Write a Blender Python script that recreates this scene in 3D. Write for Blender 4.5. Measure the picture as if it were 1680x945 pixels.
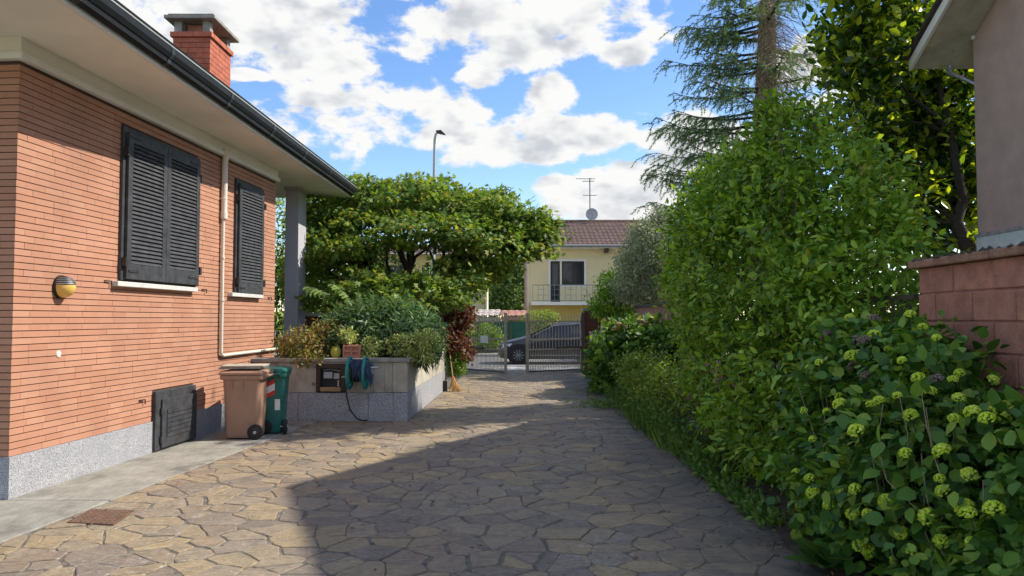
import bpy, math, random
import numpy as np
from mathutils import Vector, Matrix

for o in list(bpy.data.objects):
    bpy.data.objects.remove(o)
scene = bpy.context.scene
COL = scene.collection
rad = math.radians

# ---------------------------------------------------------------- camera
CAM_H = 1.6
PITCH = rad(2.385)
FPX = 26.0 / 36.0 * 1680.0
cam_data = bpy.data.cameras.new('camera')
cam_data.lens = 26.0
cam_data.sensor_width = 36.0
cam_data.clip_end = 3000.0
cam = bpy.data.objects.new('camera', cam_data)
cam.location = (0, 0, CAM_H)
cam.rotation_euler = (rad(90) + PITCH, 0, 0)
COL.objects.link(cam)
scene.camera = cam

# ---------------------------------------------------------------- light
SUN_AZ = rad(78.7)          # clockwise from +Y
SUN_EL = rad(43.0)
to_sun = Vector((math.sin(SUN_AZ) * math.cos(SUN_EL), math.cos(SUN_AZ) * math.cos(SUN_EL), math.sin(SUN_EL)))
sun_data = bpy.data.lights.new('sun', 'SUN')
sun_data.energy = 3.3
sun_data.angle = rad(0.55)
sun_data.color = (1.0, 0.93, 0.82)
sun = bpy.data.objects.new('sun', sun_data)
sun.rotation_euler = (-to_sun).to_track_quat('-Z', 'Y').to_euler()
sun.location = (30, 5, 40)
COL.objects.link(sun)

scene.view_settings.view_transform = 'Standard'
scene.view_settings.look = 'None'
scene.view_settings.gamma = 1.0
scene.view_settings.use_curve_mapping = False
scene.view_settings.exposure = 0.95
try:
    scene.cycles.max_bounces = 6
    scene.cycles.diffuse_bounces = 3
    scene.cycles.adaptive_threshold = 0.02
    scene.cycles.use_denoising = True
except Exception:
    pass


def ray(u, v):
    t = -(v - 472.5) / FPX
    return Vector(((u - 840.0) / FPX, math.cos(PITCH) - t * math.sin(PITCH), math.sin(PITCH) + t * math.cos(PITCH)))


def P(u, v, Y):
    d = ray(u, v)
    k = Y / d.y
    return Vector((d.x * k, Y, CAM_H + d.z * k))


def G(u, v, z=0.0):
    d = ray(u, v)
    k = (z - CAM_H) / d.z
    return Vector((d.x * k, d.y * k, z))


# ---------------------------------------------------------------- sky with cumulus
def build_world():
    w = bpy.data.worlds.new('World')
    scene.world = w
    w.use_nodes = True
    nt = w.node_tree
    N, L = nt.nodes, nt.links
    N.clear()
    out = N.new('ShaderNodeOutputWorld')
    sky = N.new('ShaderNodeTexSky')
    sky.sky_type = 'NISHITA'
    sky.sun_disc = False
    sky.sun_elevation = SUN_EL
    sky.sun_rotation = SUN_AZ
    sky.air_density = 1.0
    sky.dust_density = 0.25
    sky.ozone_density = 1.6
    bg = N.new('ShaderNodeBackground')
    bg.inputs[1].default_value = 0.14
    hs = N.new('ShaderNodeHueSaturation')
    hs.inputs['Saturation'].default_value = 1.2
    hs.inputs['Value'].default_value = 0.84
    hs.inputs['Hue'].default_value = 0.508
    L.new(sky.outputs[0], hs.inputs['Color'])
    L.new(hs.outputs[0], bg.inputs[0])
    tc = N.new('ShaderNodeTexCoord')
    D = tc.outputs['Generated']

    def vm(op, a, b=None):
        n = N.new('ShaderNodeVectorMath')
        n.operation = op
        for i, x in enumerate((a, b)):
            if x is None:
                continue
            if isinstance(x, (tuple, list, Vector)):
                n.inputs[i].default_value = tuple(x)
            else:
                L.new(x, n.inputs[i])
        return n

    def ma(op, a, b=None, clamp=False):
        n = N.new('ShaderNodeMath')
        n.operation = op
        n.use_clamp = clamp
        for i, x in enumerate((a, b)):
            if x is None:
                continue
            if isinstance(x, (int, float)):
                n.inputs[i].default_value = x
            else:
                L.new(x, n.inputs[i])
        return n.outputs[0]

    blobs = [(330, 22, 300, 75), (500, 85, 130, 50), (850, 45, 260, 72), (640, 190, 235, 72), (845, 235, 170, 55),
             (960, 225, 90, 42), (905, 150, 55, 40), (785, 130, 55, 26), (1010, 320, 180, 70), (1020, 92, 60, 34),
             (1160, 250, 130, 70), (540, 105, 95, 26), (410, 122, 40, 12), (1400, 120, 200, 60),
             (1560, 330, 160, 80), (120, -60, 260, 90), (1180, -80, 260, 60), (700, -140, 260, 60)]
    field = None
    for u, v, ru, rv in blobs:
        c = ray(u, v).normalized()
        d = vm('SUBTRACT', D, c)
        ru, rv = ru * 0.93, rv * 0.93
        m = vm('MULTIPLY', d.outputs[0], (FPX / ru, FPX / ru, FPX / rv))
        ln = vm('LENGTH', m.outputs[0]).outputs['Value']
        k = ma('SUBTRACT', 1.0, ln)
        field = k if field is None else ma('MAXIMUM', field, k)
    field = ma('MAXIMUM', field, -0.75)
    # the same kind of broken cumulus everywhere else
    fw = vm('DOT_PRODUCT', D, (0, 1, 0)).outputs['Value']
    away = N.new('ShaderNodeMapRange')
    away.inputs['From Min'].default_value = 0.82
    away.inputs['From Max'].default_value = 0.7
    L.new(fw, away.inputs['Value'])
    g = N.new('ShaderNodeTexNoise')
    g.inputs['Scale'].default_value = 3.2
    g.inputs['Detail'].default_value = 2
    gm = vm('MULTIPLY', D, (1, 1, 2.2))
    L.new(gm.outputs[0], g.inputs['Vector'])
    gen = ma('MULTIPLY', ma('SUBTRACT', g.outputs['Fac'], 0.48), 4.0)
    gen = ma('SUBTRACT', ma('MULTIPLY', ma('ADD', gen, 0.75), away.outputs[0]), 0.75)
    field = ma('MAXIMUM', field, gen)
    field = ma('MINIMUM', field, 0.55)

    def fbm(offset, det=9):
        p = vm('ADD', D, offset)
        s = vm('MULTIPLY', p.outputs[0], (1, 1, 1.75))
        n = N.new('ShaderNodeTexNoise')
        n.inputs['Scale'].default_value = 14.0
        n.inputs['Detail'].default_value = det
        n.inputs['Roughness'].default_value = 0.56
        n.inputs['Distortion'].default_value = 0.15
        L.new(s.outputs[0], n.inputs['Vector'])
        return n.outputs['Fac']
    n0 = fbm((0, 0, 0))
    n1 = fbm((0.02, 0.0, 0.03), 3)
    dens = ma('ADD', ma('MULTIPLY', field, 1.0), ma('MULTIPLY', ma('SUBTRACT', n0, 0.56), 2.7))
    al = N.new('ShaderNodeMapRange')
    al.interpolation_type = 'SMOOTHSTEP'
    al.inputs['From Min'].default_value = -0.12
    al.inputs['From Max'].default_value = 0.22
    L.new(dens, al.inputs['Value'])
    dens2 = ma('ADD', ma('MULTIPLY', field, 0.8), ma('MULTIPLY', ma('SUBTRACT', n1, 0.54), 3.2))
    sh = N.new('ShaderNodeMapRange')
    sh.interpolation_type = 'SMOOTHSTEP'
    sh.inputs['From Min'].default_value = 0.10
    sh.inputs['From Max'].default_value = 0.95
    L.new(dens2, sh.inputs['Value'])
    mx = N.new('ShaderNodeMix')
    mx.data_type = 'RGBA'
    L.new(sh.outputs[0], mx.inputs['Factor'])
    mx.inputs['A'].default_value = (0.97, 0.97, 0.96, 1)
    mx.inputs['B'].default_value = (0.60, 0.63, 0.68, 1)
    cb = N.new('ShaderNodeBackground')
    cb.inputs[1].default_value = 0.52
    L.new(mx.outputs['Result'], cb.inputs[0])
    ms = N.new('ShaderNodeMixShader')
    # clouds only above the horizon
    sz = N.new('ShaderNodeSeparateXYZ')
    L.new(D, sz.inputs[0])
    up = N.new('ShaderNodeMapRange')
    up.inputs['From Min'].default_value = 0.0
    up.inputs['From Max'].default_value = 0.04
    L.new(sz.outputs['Z'], up.inputs['Value'])
    L.new(ma('MULTIPLY', al.outputs[0], up.outputs[0]), ms.inputs['Fac'])
    L.new(bg.outputs[0], ms.inputs[1])
    L.new(cb.outputs[0], ms.inputs[2])
    L.new(ms.outputs[0], out.inputs['Surface'])


build_world()

# ---------------------------------------------------------------- materials
MATS = {}


def new_mat(name):
    m = bpy.data.materials.new(name)
    m.use_nodes = True
    nt = m.node_tree
    nt.nodes.clear()
    out = nt.nodes.new('ShaderNodeOutputMaterial')
    b = nt.nodes.new('ShaderNodeBsdfPrincipled')
    nt.links.new(b.outputs[0], out.inputs['Surface'])
    MATS[name] = m
    return m, nt, b, out


def nd(nt, typ, **kw):
    n = nt.nodes.new(typ)
    for k, v in kw.items():
        setattr(n, k, v)
    return n


def math_n(nt, op, a, b=None, clamp=False):
    n = nt.nodes.new('ShaderNodeMath')
    n.operation = op
    n.use_clamp = clamp
    for i, x in enumerate((a, b)):
        if x is None:
            continue
        if isinstance(x, (int, float)):
            n.inputs[i].default_value = x
        else:
            nt.links.new(x, n.inputs[i])
    return n.outputs[0]


def rnd_out(nt):
    a = nd(nt, 'ShaderNodeAttribute', attribute_name='rnd')
    o = nd(nt, 'ShaderNodeObjectInfo')
    s = math_n(nt, 'ADD', a.outputs['Fac'], o.outputs['Random'])
    return math_n(nt, 'FRACT', s)


def noise(nt, scale, detail=4, rough=0.55, stretch=(1, 1, 1)):
    g = nd(nt, 'ShaderNodeNewGeometry')
    mp = nd(nt, 'ShaderNodeVectorMath', operation='MULTIPLY')
    mp.inputs[1].default_value = stretch
    nt.links.new(g.outputs['Position'], mp.inputs[0])
    n = nd(nt, 'ShaderNodeTexNoise')
    n.inputs['Scale'].default_value = scale
    n.inputs['Detail'].default_value = detail
    n.inputs['Roughness'].default_value = rough
    nt.links.new(mp.outputs[0], n.inputs['Vector'])
    return n.outputs['Fac']


def ramp(nt, fac, stops):
    r = nd(nt, 'ShaderNodeValToRGB')
    e = r.color_ramp.elements
    while len(e) < len(stops):
        e.new(0.5)
    for el, (p, c) in zip(e, stops):
        el.position = p
        el.color = (c[0], c[1], c[2], 1)
    nt.links.new(fac, r.inputs[0])
    return r.outputs[0]


def mixc(nt, fac, a, b, mode='MIX'):
    n = nd(nt, 'ShaderNodeMix', data_type='RGBA', blend_type=mode)
    for sock, x in (('Factor', fac), ('A', a), ('B', b)):
        s = n.inputs[sock]
        if isinstance(x, (int, float)):
            s.default_value = x
        elif isinstance(x, tuple):
            s.default_value = (x[0], x[1], x[2], 1)
        else:
            nt.links.new(x, s)
    return n.outputs['Result']


def bump(nt, b, height, strength, dist=0.01):
    n = nd(nt, 'ShaderNodeBump')
    n.inputs['Strength'].default_value = strength
    n.inputs['Distance'].default_value = dist
    nt.links.new(height, n.inputs['Height'])
    nt.links.new(n.outputs[0], b.inputs['Normal'])


def mat(name, col, rough=0.7, var=0.15, scale=6.0, rnd=0.0, bmp=0.0, bscale=60.0, metal=0.0, spec=0.4, stretch=(1, 1, 1), col2=None):
    m, nt, b, out = new_mat(name)
    nz = noise(nt, scale, 5, 0.6, stretch)
    c2 = col2 if col2 else tuple(x * (1 - var) for x in col)
    c1 = tuple(min(1, x * (1 + var)) for x in col) if not col2 else col
    c = ramp(nt, nz, [(0.3, c2), (0.7, c1)])
    if rnd:
        h = nd(nt, 'ShaderNodeHueSaturation')
        r = rnd_out(nt)
        nt.links.new(math_n(nt, 'ADD', math_n(nt, 'MULTIPLY', r, rnd * 2), 1 - rnd), h.inputs['Value'])
        nt.links.new(c, h.inputs['Color'])
        c = h.outputs[0]
    nt.links.new(c, b.inputs['Base Color'])
    b.inputs['Roughness'].default_value = rough
    b.inputs['Metallic'].default_value = metal
    b.inputs['Specular IOR Level'].default_value = spec
    if bmp:
        bump(nt, b, noise(nt, bscale, 4, 0.6, stretch), bmp, 0.01)
    return m


def foliage(name, stops, trans=0.35, rough=0.5, spec=0.35, tcol=(1.35, 1.25, 0.55)):
    m, nt, b, out = new_mat(name)
    r = rnd_out(nt)
    c = ramp(nt, r, stops)
    nz = noise(nt, 1.6, 2)
    h = nd(nt, 'ShaderNodeHueSaturation')
    nt.links.new(math_n(nt, 'ADD', math_n(nt, 'MULTIPLY', nz, 0.8), 0.6), h.inputs['Value'])
    nt.links.new(c, h.inputs['Color'])
    c = h.outputs[0]
    nt.links.new(c, b.inputs['Base Color'])
    b.inputs['Roughness'].default_value = rough
    b.inputs['Specular IOR Level'].default_value = spec
    t = nd(nt, 'ShaderNodeBsdfTranslucent')
    nt.links.new(mixc(nt, 1.0, c, tcol, 'MULTIPLY'), t.inputs['Color'])
    mx = nd(nt, 'ShaderNodeMixShader')
    mx.inputs[0].default_value = trans
    nt.links.new(b.outputs[0], mx.inputs[1])
    nt.links.new(t.outputs[0], mx.inputs[2])
    nt.links.new(mx.outputs[0], out.inputs['Surface'])
    return m


def make_materials():
    # clinker brick
    m, nt, b, out = new_mat('clinker')
    r = rnd_out(nt)
    c = ramp(nt, r, [(0.0, (0.45, 0.218, 0.135)), (0.5, (0.475, 0.237, 0.15)), (1.0, (0.50, 0.262, 0.168))])
    n1 = noise(nt, 1.3, 4)
    c = mixc(nt, 0.8, c, ramp(nt, n1, [(0.3, (0.80, 0.79, 0.79)), (0.7, (1.08, 1.05, 1.02))]), 'MULTIPLY')
    stk = ramp(nt, noise(nt, 5.5, 5, 0.7, (1, 1, 0.18)), [(0.66, (0, 0, 0)), (0.74, (0.35, 0.35, 0.35))])
    c = mixc(nt, stk, c, (0.62, 0.42, 0.33))
    n2 = noise(nt, 260, 2)
    c = mixc(nt, 0.35, c, ramp(nt, n2, [(0.35, (0.7, 0.7, 0.7)), (0.65, (1.2, 1.2, 1.2))]), 'MULTIPLY')
    nt.links.new(c, b.inputs['Base Color'])
    b.inputs['Roughness'].default_value = 0.8
    bump(nt, b, noise(nt, 180, 3), 0.35, 0.004)
    mat('chimney_brick', (0.42, 0.125, 0.07), 0.8, 0.2, 8, rnd=0.14, bmp=0.3, bscale=90)
    mat('brick_mortar', (0.085, 0.05, 0.04), 0.95, 0.25, 5)
    # granite plinth
    m, nt, b, out = new_mat('granite')
    c = ramp(nt, noise(nt, 120, 3, 0.75), [(0.38, (0.07, 0.075, 0.09)), (0.47, (0.29, 0.295, 0.32)), (0.62, (0.56, 0.56, 0.57))])
    c = mixc(nt, 0.5, c, ramp(nt, noise(nt, 5, 4), [(0.3, (0.75, 0.78, 0.82)), (0.7, (1.1, 1.08, 1.05))]), 'MULTIPLY')
    nt.links.new(c, b.inputs['Base Color'])
    b.inputs['Roughness'].default_value = 0.65
    # paving stone
    m, nt, b, out = new_mat('paving_stone')
    r = rnd_out(nt)
    c = ramp(nt, r, [(0.0, (0.225, 0.19, 0.16)), (0.2, (0.29, 0.225, 0.175)), (0.4, (0.36, 0.285, 0.185)), (0.55, (0.29, 0.245, 0.205)),
                     (0.72, (0.40, 0.31, 0.19)), (0.86, (0.25, 0.205, 0.18)), (1.0, (0.33, 0.27, 0.20))])
    c = mixc(nt, 0.75, c, ramp(nt, noise(nt, 7, 6, 0.65), [(0.25, (0.55, 0.56, 0.6)), (0.5, (0.95, 0.95, 0.95)), (0.75, (1.25, 1.2, 1.1))]), 'MULTIPLY')
    c = mixc(nt, 0.75, c, ramp(nt, noise(nt, 34, 6, 0.8, (0.55, 1.3, 1)), [(0.32, (0.5, 0.5, 0.5)), (0.5, (0.97, 0.97, 0.97)), (0.68, (1.4, 1.38, 1.32))]), 'MULTIPLY')
    c = mixc(nt, 0.45, c, ramp(nt, noise(nt, 150, 3, 0.7), [(0.34, (0.55, 0.55, 0.55)), (0.66, (1.35, 1.35, 1.35))]), 'MULTIPLY')
    c = mixc(nt, 1.0, c, (0.94, 0.915, 0.83), 'MULTIPLY')
    lich = ramp(nt, noise(nt, 20, 5, 0.75), [(0.55, (0, 0, 0)), (0.66, (1, 1, 1))])
    big = ramp(nt, noise(nt, 0.55, 2), [(0.48, (0, 0, 0)), (0.62, (0.75, 0.75, 0.75))])
    c = mixc(nt, mixc(nt, 1.0, lich, big, 'MULTIPLY'), c, (0.46, 0.46, 0.41))
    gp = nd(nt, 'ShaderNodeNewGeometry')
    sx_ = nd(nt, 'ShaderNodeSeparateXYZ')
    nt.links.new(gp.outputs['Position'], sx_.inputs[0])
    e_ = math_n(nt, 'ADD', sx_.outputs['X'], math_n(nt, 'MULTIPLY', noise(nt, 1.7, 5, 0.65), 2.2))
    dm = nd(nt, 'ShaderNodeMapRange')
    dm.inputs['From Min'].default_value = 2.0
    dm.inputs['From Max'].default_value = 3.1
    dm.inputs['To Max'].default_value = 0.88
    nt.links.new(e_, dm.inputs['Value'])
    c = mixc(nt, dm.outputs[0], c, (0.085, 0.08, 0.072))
    nt.links.new(c, b.inputs['Base Color'])
    b.inputs['Roughness'].default_value = 0.72
    bump(nt, b, noise(nt, 24, 8, 0.75), 0.9, 0.014)
    mat('mortar', (0.15, 0.133, 0.105), 0.95, 0.55, 11, bmp=0.6, bscale=60)
    # concrete apron
    m, nt, b, out = new_mat('apron_concrete')
    c = ramp(nt, noise(nt, 2.2, 6, 0.65), [(0.32, (0.17, 0.16, 0.135)), (0.45, (0.27, 0.257, 0.215)), (0.7, (0.36, 0.345, 0.295))])
    c = mixc(nt, 0.6, c, ramp(nt, noise(nt, 16, 6, 0.75, (1.0, 0.35, 1)), [(0.3, (0.5, 0.5, 0.48)), (0.5, (0.95, 0.95, 0.95)), (0.7, (1.2, 1.2, 1.2))]), 'MULTIPLY')
    c = mixc(nt, 0.55, c, ramp(nt, noise(nt, 70, 5, 0.8), [(0.33, (0.55, 0.55, 0.55)), (0.66, (1.3, 1.3, 1.3))]), 'MULTIPLY')
    nt.links.new(c, b.inputs['Base Color'])
    b.inputs['Roughness'].default_value = 0.85
    bump(nt, b, noise(nt, 35, 5, 0.7), 0.6, 0.010)
    mat('soffit_paint', (0.88, 0.84, 0.76), 0.8, 0.06, 1.5)
    mat('white_paint', (0.78, 0.77, 0.73), 0.6, 0.06, 3)
    mat('cream_pipe', (0.72, 0.66, 0.55), 0.45, 0.06, 4)
    mat('gutter', (0.012, 0.014, 0.016), 0.6, 0.2, 5, spec=0.25)
    mat('gutter_joint', (0.03, 0.034, 0.037), 0.5, 0.2, 5)
    mat('gutter_line', (0.32, 0.36, 0.35), 0.4, 0.1, 5)
    mat('roof_dark', (0.06, 0.045, 0.04), 0.8, 0.3, 5)
    mat('shutter', (0.045, 0.047, 0.052), 0.58, 0.45, 9, spec=0.4, bmp=0.25, bscale=120)
    mat('iron', (0.03, 0.028, 0.027), 0.6, 0.2, 20)
    mat('sill_stone', (0.58, 0.57, 0.54), 0.7, 0.12, 10)
    mat('grey_pillar', (0.46, 0.45, 0.50), 0.85, 0.08, 3)
    mat('amber_glass', (0.75, 0.48, 0.12), 0.25, 0.1, 8)
    mat('plastic_black', (0.018, 0.018, 0.019), 0.45, 0.1, 10)
    mat('bin_brown', (0.34, 0.205, 0.14), 0.5, 0.14, 6, stretch=(1, 1, 0.4))
    mat('bin_green', (0.02, 0.135, 0.11), 0.45, 0.14, 6, stretch=(1, 1, 0.4))
    mat('label_white', (0.75, 0.75, 0.73), 0.5, 0.05, 30)
    mat('label_red', (0.62, 0.03, 0.025), 0.5, 0.05, 30)
    mat('board', (0.50, 0.45, 0.36), 0.7, 0.12, 12)
    mat('rubber', (0.022, 0.022, 0.022), 0.8, 0.2, 20)
    mat('rust_iron', (0.15, 0.085, 0.055), 0.85, 0.35, 25, bmp=0.4, bscale=120)
    # stained render of the planter
    m, nt, b, out = new_mat('planter_render')
    c = ramp(nt, noise(nt, 2.6, 7, 0.66, (1, 1, 0.85)), [(0.3, (0.27, 0.24, 0.195)), (0.5, (0.44, 0.40, 0.33)), (0.72, (0.56, 0.53, 0.46))])
    c = mixc(nt, 0.5, c, ramp(nt, noise(nt, 6, 5, 0.7, (1, 1, 0.35)), [(0.35, (0.6, 0.6, 0.58)), (0.65, (1.1, 1.1, 1.08))]), 'MULTIPLY')
    nt.links.new(c, b.inputs['Base Color'])
    b.inputs['Roughness'].default_value = 0.9
    bump(nt, b, noise(nt, 40, 4), 0.25, 0.006)
    mat('coping', (0.30, 0.285, 0.26), 0.9, 0.3, 8, bmp=0.4, bscale=50)
    mat('meter_frame', (0.05, 0.032, 0.024), 0.6, 0.2, 15)
    mat('meter_grey', (0.42, 0.43, 0.42), 0.5, 0.1, 15)
    m = mat('dark_glass', (0.03, 0.035, 0.04), 0.06, 0.1, 5, spec=0.6)
    mat('teal_plastic', (0.02, 0.23, 0.21), 0.4, 0.1, 10)
    mat('steel', (0.45, 0.46, 0.46), 0.35, 0.1, 10, metal=0.7)
    mat('hose', (0.018, 0.05, 0.045), 0.5, 0.1, 10)
    mat('navy_cloth', (0.035, 0.05, 0.095), 0.9, 0.2, 12)
    mat('terracotta', (0.48, 0.22, 0.15), 0.85, 0.15, 12)
    mat('pot_yellow', (0.38, 0.36, 0.06), 0.5, 0.1, 12)
    mat('soil', (0.06, 0.045, 0.032), 0.95, 0.4, 8, bmp=0.8, bscale=30)
    mat('wood', (0.36, 0.24, 0.12), 0.7, 0.2, 15, stretch=(4, 4, 0.5))
    mat('straw', (0.55, 0.32, 0.12), 0.8, 0.25, 30)
    mat('red_block', (0.37, 0.17, 0.12), 0.95, 0.25, 9, rnd=0.14, bmp=1.0, bscale=38)
    mat('block_mortar', (0.33, 0.16, 0.125), 0.95, 0.2, 9)
    mat('block_cap', (0.28, 0.16, 0.11), 0.95, 0.35, 9, bmp=0.7, bscale=40)
    mat('moss', (0.07, 0.06, 0.045), 1.0, 0.5, 20, bmp=1.0, bscale=60)
    mat('pink_wall', (0.33, 0.17, 0.14), 0.95, 0.25, 5)
    mat('mauve_render', (0.44, 0.315, 0.26), 0.95, 0.1, 3, bmp=0.9, bscale=55)
    mat('marble', (0.55, 0.60, 0.57), 0.5, 0.12, 6)
    mat('soffit_stain', (0.50, 0.48, 0.41), 0.9, 0.25, 2.2)
    mat('gate_metal', (0.40, 0.33, 0.26), 0.5, 0.15, 10, spec=0.5)
    mat('gate_dark', (0.075, 0.06, 0.05), 0.55, 0.15, 10)
    mat('pillar_brick', (0.13, 0.05, 0.038), 0.85, 0.2, 12, rnd=0.15)
    mat('asphalt', (0.21, 0.205, 0.195), 0.95, 0.15, 4, bmp=0.3, bscale=70)
    mat('sidewalk', (0.42, 0.40, 0.36), 0.9, 0.12, 4)
    mat('earth', (0.085, 0.085, 0.045), 0.95, 0.35, 1.5)
    mat('house_yellow', (0.74, 0.62, 0.36), 0.9, 0.05, 1)
    mat('house_cream', (0.78, 0.72, 0.55), 0.9, 0.05, 1)
    mat('house_ochre', (0.64, 0.50, 0.20), 0.9, 0.06, 1)
    mat('roof_tile', (0.135, 0.085, 0.07), 0.85, 0.3, 3, rnd=0.18)
    mat('roof_tile_pink', (0.52, 0.28, 0.21), 0.85, 0.2, 3)
    mat('roof_sheet', (0.50, 0.44, 0.39), 0.8, 0.2, 3)
    mat('frame_brown', (0.06, 0.035, 0.025), 0.5, 0.1, 10)
    mat('rail_grey', (0.20, 0.22, 0.23), 0.5, 0.1, 10)
    mat('dish_grey', (0.42, 0.43, 0.44), 0.5, 0.1, 10)
    mat('screen_green', (0.012, 0.085, 0.055), 0.7, 0.2, 6)
    m, nt, b, out = new_mat('car_paint')
    b.inputs['Base Color'].default_value = (0.014, 0.018, 0.027, 1)
    b.inputs['Metallic'].default_value = 0.0
    b.inputs['Roughness'].default_value = 0.5
    b.inputs['Coat Weight'].default_value = 0.25
    b.inputs['Coat Roughness'].default_value = 0.05
    mat('alloy', (0.32, 0.33, 0.34), 0.3, 0.1, 10, metal=0.8)
    mat('headlight', (0.55, 0.57, 0.6), 0.1, 0.1, 10, spec=0.7)
    mat('bark', (0.11, 0.085, 0.065), 0.95, 0.35, 14, bmp=1.0, bscale=30, stretch=(1, 1, 0.25))
    mat('bark_conifer', (0.21, 0.165, 0.125), 0.95, 0.4, 12, bmp=1.0, bscale=22, stretch=(1, 1, 0.3))
    mat('bark_dark', (0.05, 0.04, 0.032), 0.95, 0.3, 14, bmp=0.6, bscale=30)
    mat('twig_tan', (0.34, 0.27, 0.18), 0.85, 0.2, 20)
    foliage('maple_leaf', [(0.0, (0.075, 0.155, 0.04)), (0.4, (0.13, 0.235, 0.046)), (0.75, (0.24, 0.335, 0.06)), (0.97, (0.36, 0.39, 0.08)), (1.0, (0.38, 0.28, 0.09))], 0.45)
    foliage('hedge_leaf', [(0.0, (0.07, 0.16, 0.02)), (0.4, (0.18, 0.33, 0.035)), (0.8, (0.31, 0.48, 0.05)), (0.985, (0.40, 0.54, 0.07)), (1.0, (0.45, 0.30, 0.06))], 0.45, 0.4, 0.4)
    foliage('hydrangea_leaf', [(0.0, (0.04, 0.11, 0.02)), (0.45, (0.08, 0.19, 0.026)), (0.8, (0.16, 0.30, 0.036)), (1.0, (0.28, 0.40, 0.05))], 0.3, 0.5)
    foliage('hydrangea_flower', [(0.0, (0.42, 0.60, 0.03)), (0.6, (0.62, 0.78, 0.06)), (1.0, (0.78, 0.86, 0.18))], 0.25, 0.7, 0.2)
    mat('dry_flower', (0.20, 0.145, 0.115), 0.95, 0.3, 30, rnd=0.2)
    foliage('magnolia_leaf', [(0.0, (0.018, 0.045, 0.014)), (0.4, (0.04, 0.085, 0.018)), (0.6, (0.16, 0.23, 0.03)), (1.0, (0.47, 0.52, 0.05))], 0.5, 0.25, 0.5, (2.2, 2.2, 0.5))  # shade of the crown gaps and backlit yellow are put into the leaf colours
    foliage('conifer_leaf', [(0.0, (0.08, 0.155, 0.07)), (0.5, (0.14, 0.235, 0.105)), (1.0, (0.23, 0.33, 0.14))], 0.3, 0.6)
    mat('dead_twig', (0.34, 0.27, 0.18), 0.95, 0.3, 20)
    foliage('olive_leaf', [(0.0, (0.19, 0.235, 0.14)), (0.5, (0.32, 0.36, 0.23)), (1.0, (0.50, 0.53, 0.37))], 0.25, 0.5)
    foliage('lance_leaf', [(0.0, (0.06, 0.13, 0.055)), (0.5, (0.11, 0.20, 0.085)), (1.0, (0.19, 0.29, 0.12))], 0.3, 0.42)
    foliage('variegated_leaf', [(0.0, (0.20, 0.32, 0.07)), (0.5, (0.48, 0.55, 0.17)), (1.0, (0.78, 0.80, 0.40))], 0.3, 0.5)
    foliage('abelia_leaf', [(0.0, (0.08, 0.14, 0.03)), (0.45, (0.20, 0.22, 0.045)), (0.7, (0.34, 0.16, 0.09)), (1.0, (0.46, 0.40, 0.12))], 0.35, 0.5)
    foliage('red_leaf', [(0.0, (0.05, 0.028, 0.018)), (0.5, (0.13, 0.05, 0.03)), (0.85, (0.22, 0.10, 0.05)), (1.0, (0.20, 0.19, 0.07))], 0.35, 0.5, 0.35, (1.5, 0.9, 0.6))
    foliage('bright_leaf', [(0.0, (0.07, 0.15, 0.018)), (0.5, (0.13, 0.25, 0.025)), (1.0, (0.22, 0.34, 0.04))], 0.4, 0.5)
    foliage('yellow_green_leaf', [(0.0, (0.13, 0.21, 0.03)), (0.5, (0.22, 0.32, 0.05)), (1.0, (0.34, 0.42, 0.08))], 0.4, 0.5)
    foliage('willow_leaf', [(0.0, (0.11, 0.19, 0.05)), (0.5, (0.18, 0.28, 0.08)), (1.0, (0.28, 0.38, 0.12))], 0.45, 0.6)
    foliage('weed_leaf', [(0.0, (0.05, 0.12, 0.025)), (0.5, (0.10, 0.20, 0.035)), (1.0, (0.19, 0.28, 0.06))], 0.35, 0.6)
    foliage('dark_leaf', [(0.0, (0.016, 0.036, 0.012)), (0.6, (0.03, 0.065, 0.018)), (1.0, (0.06, 0.10, 0.02))], 0.3, 0.5)
    mat('dry_leaf', (0.16, 0.085, 0.045), 0.9, 0.3, 30, rnd=0.3)
    foliage('pink_flower', [(0.0, (0.55, 0.30, 0.22)), (0.6, (0.60, 0.45, 0.18)), (1.0, (0.62, 0.62, 0.30))], 0.2, 0.7)


make_materials()

# ---------------------------------------------------------------- mesh helpers


def woff(o):
    v = Vector((0, 0, 0))
    while o is not None:
        v = v + o.location
        o = o.parent
    return v


def finish(o, parent):
    COL.objects.link(o)
    if parent is not None:
        o.parent = parent
    return o


def tag(o, label=None, cat=None, group=None, kind=None):
    if label:
        o['label'] = label
    if cat:
        o['category'] = cat
    if group:
        o['group'] = group
    if kind:
        o['kind'] = kind
    return o


def thing(name, label, cat, loc=(0, 0, 0), group=None):
    o = bpy.data.objects.new(name, None)
    o.location = loc
    o.empty_display_size = 0.1
    COL.objects.link(o)
    return tag(o, label, cat, group)


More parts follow.
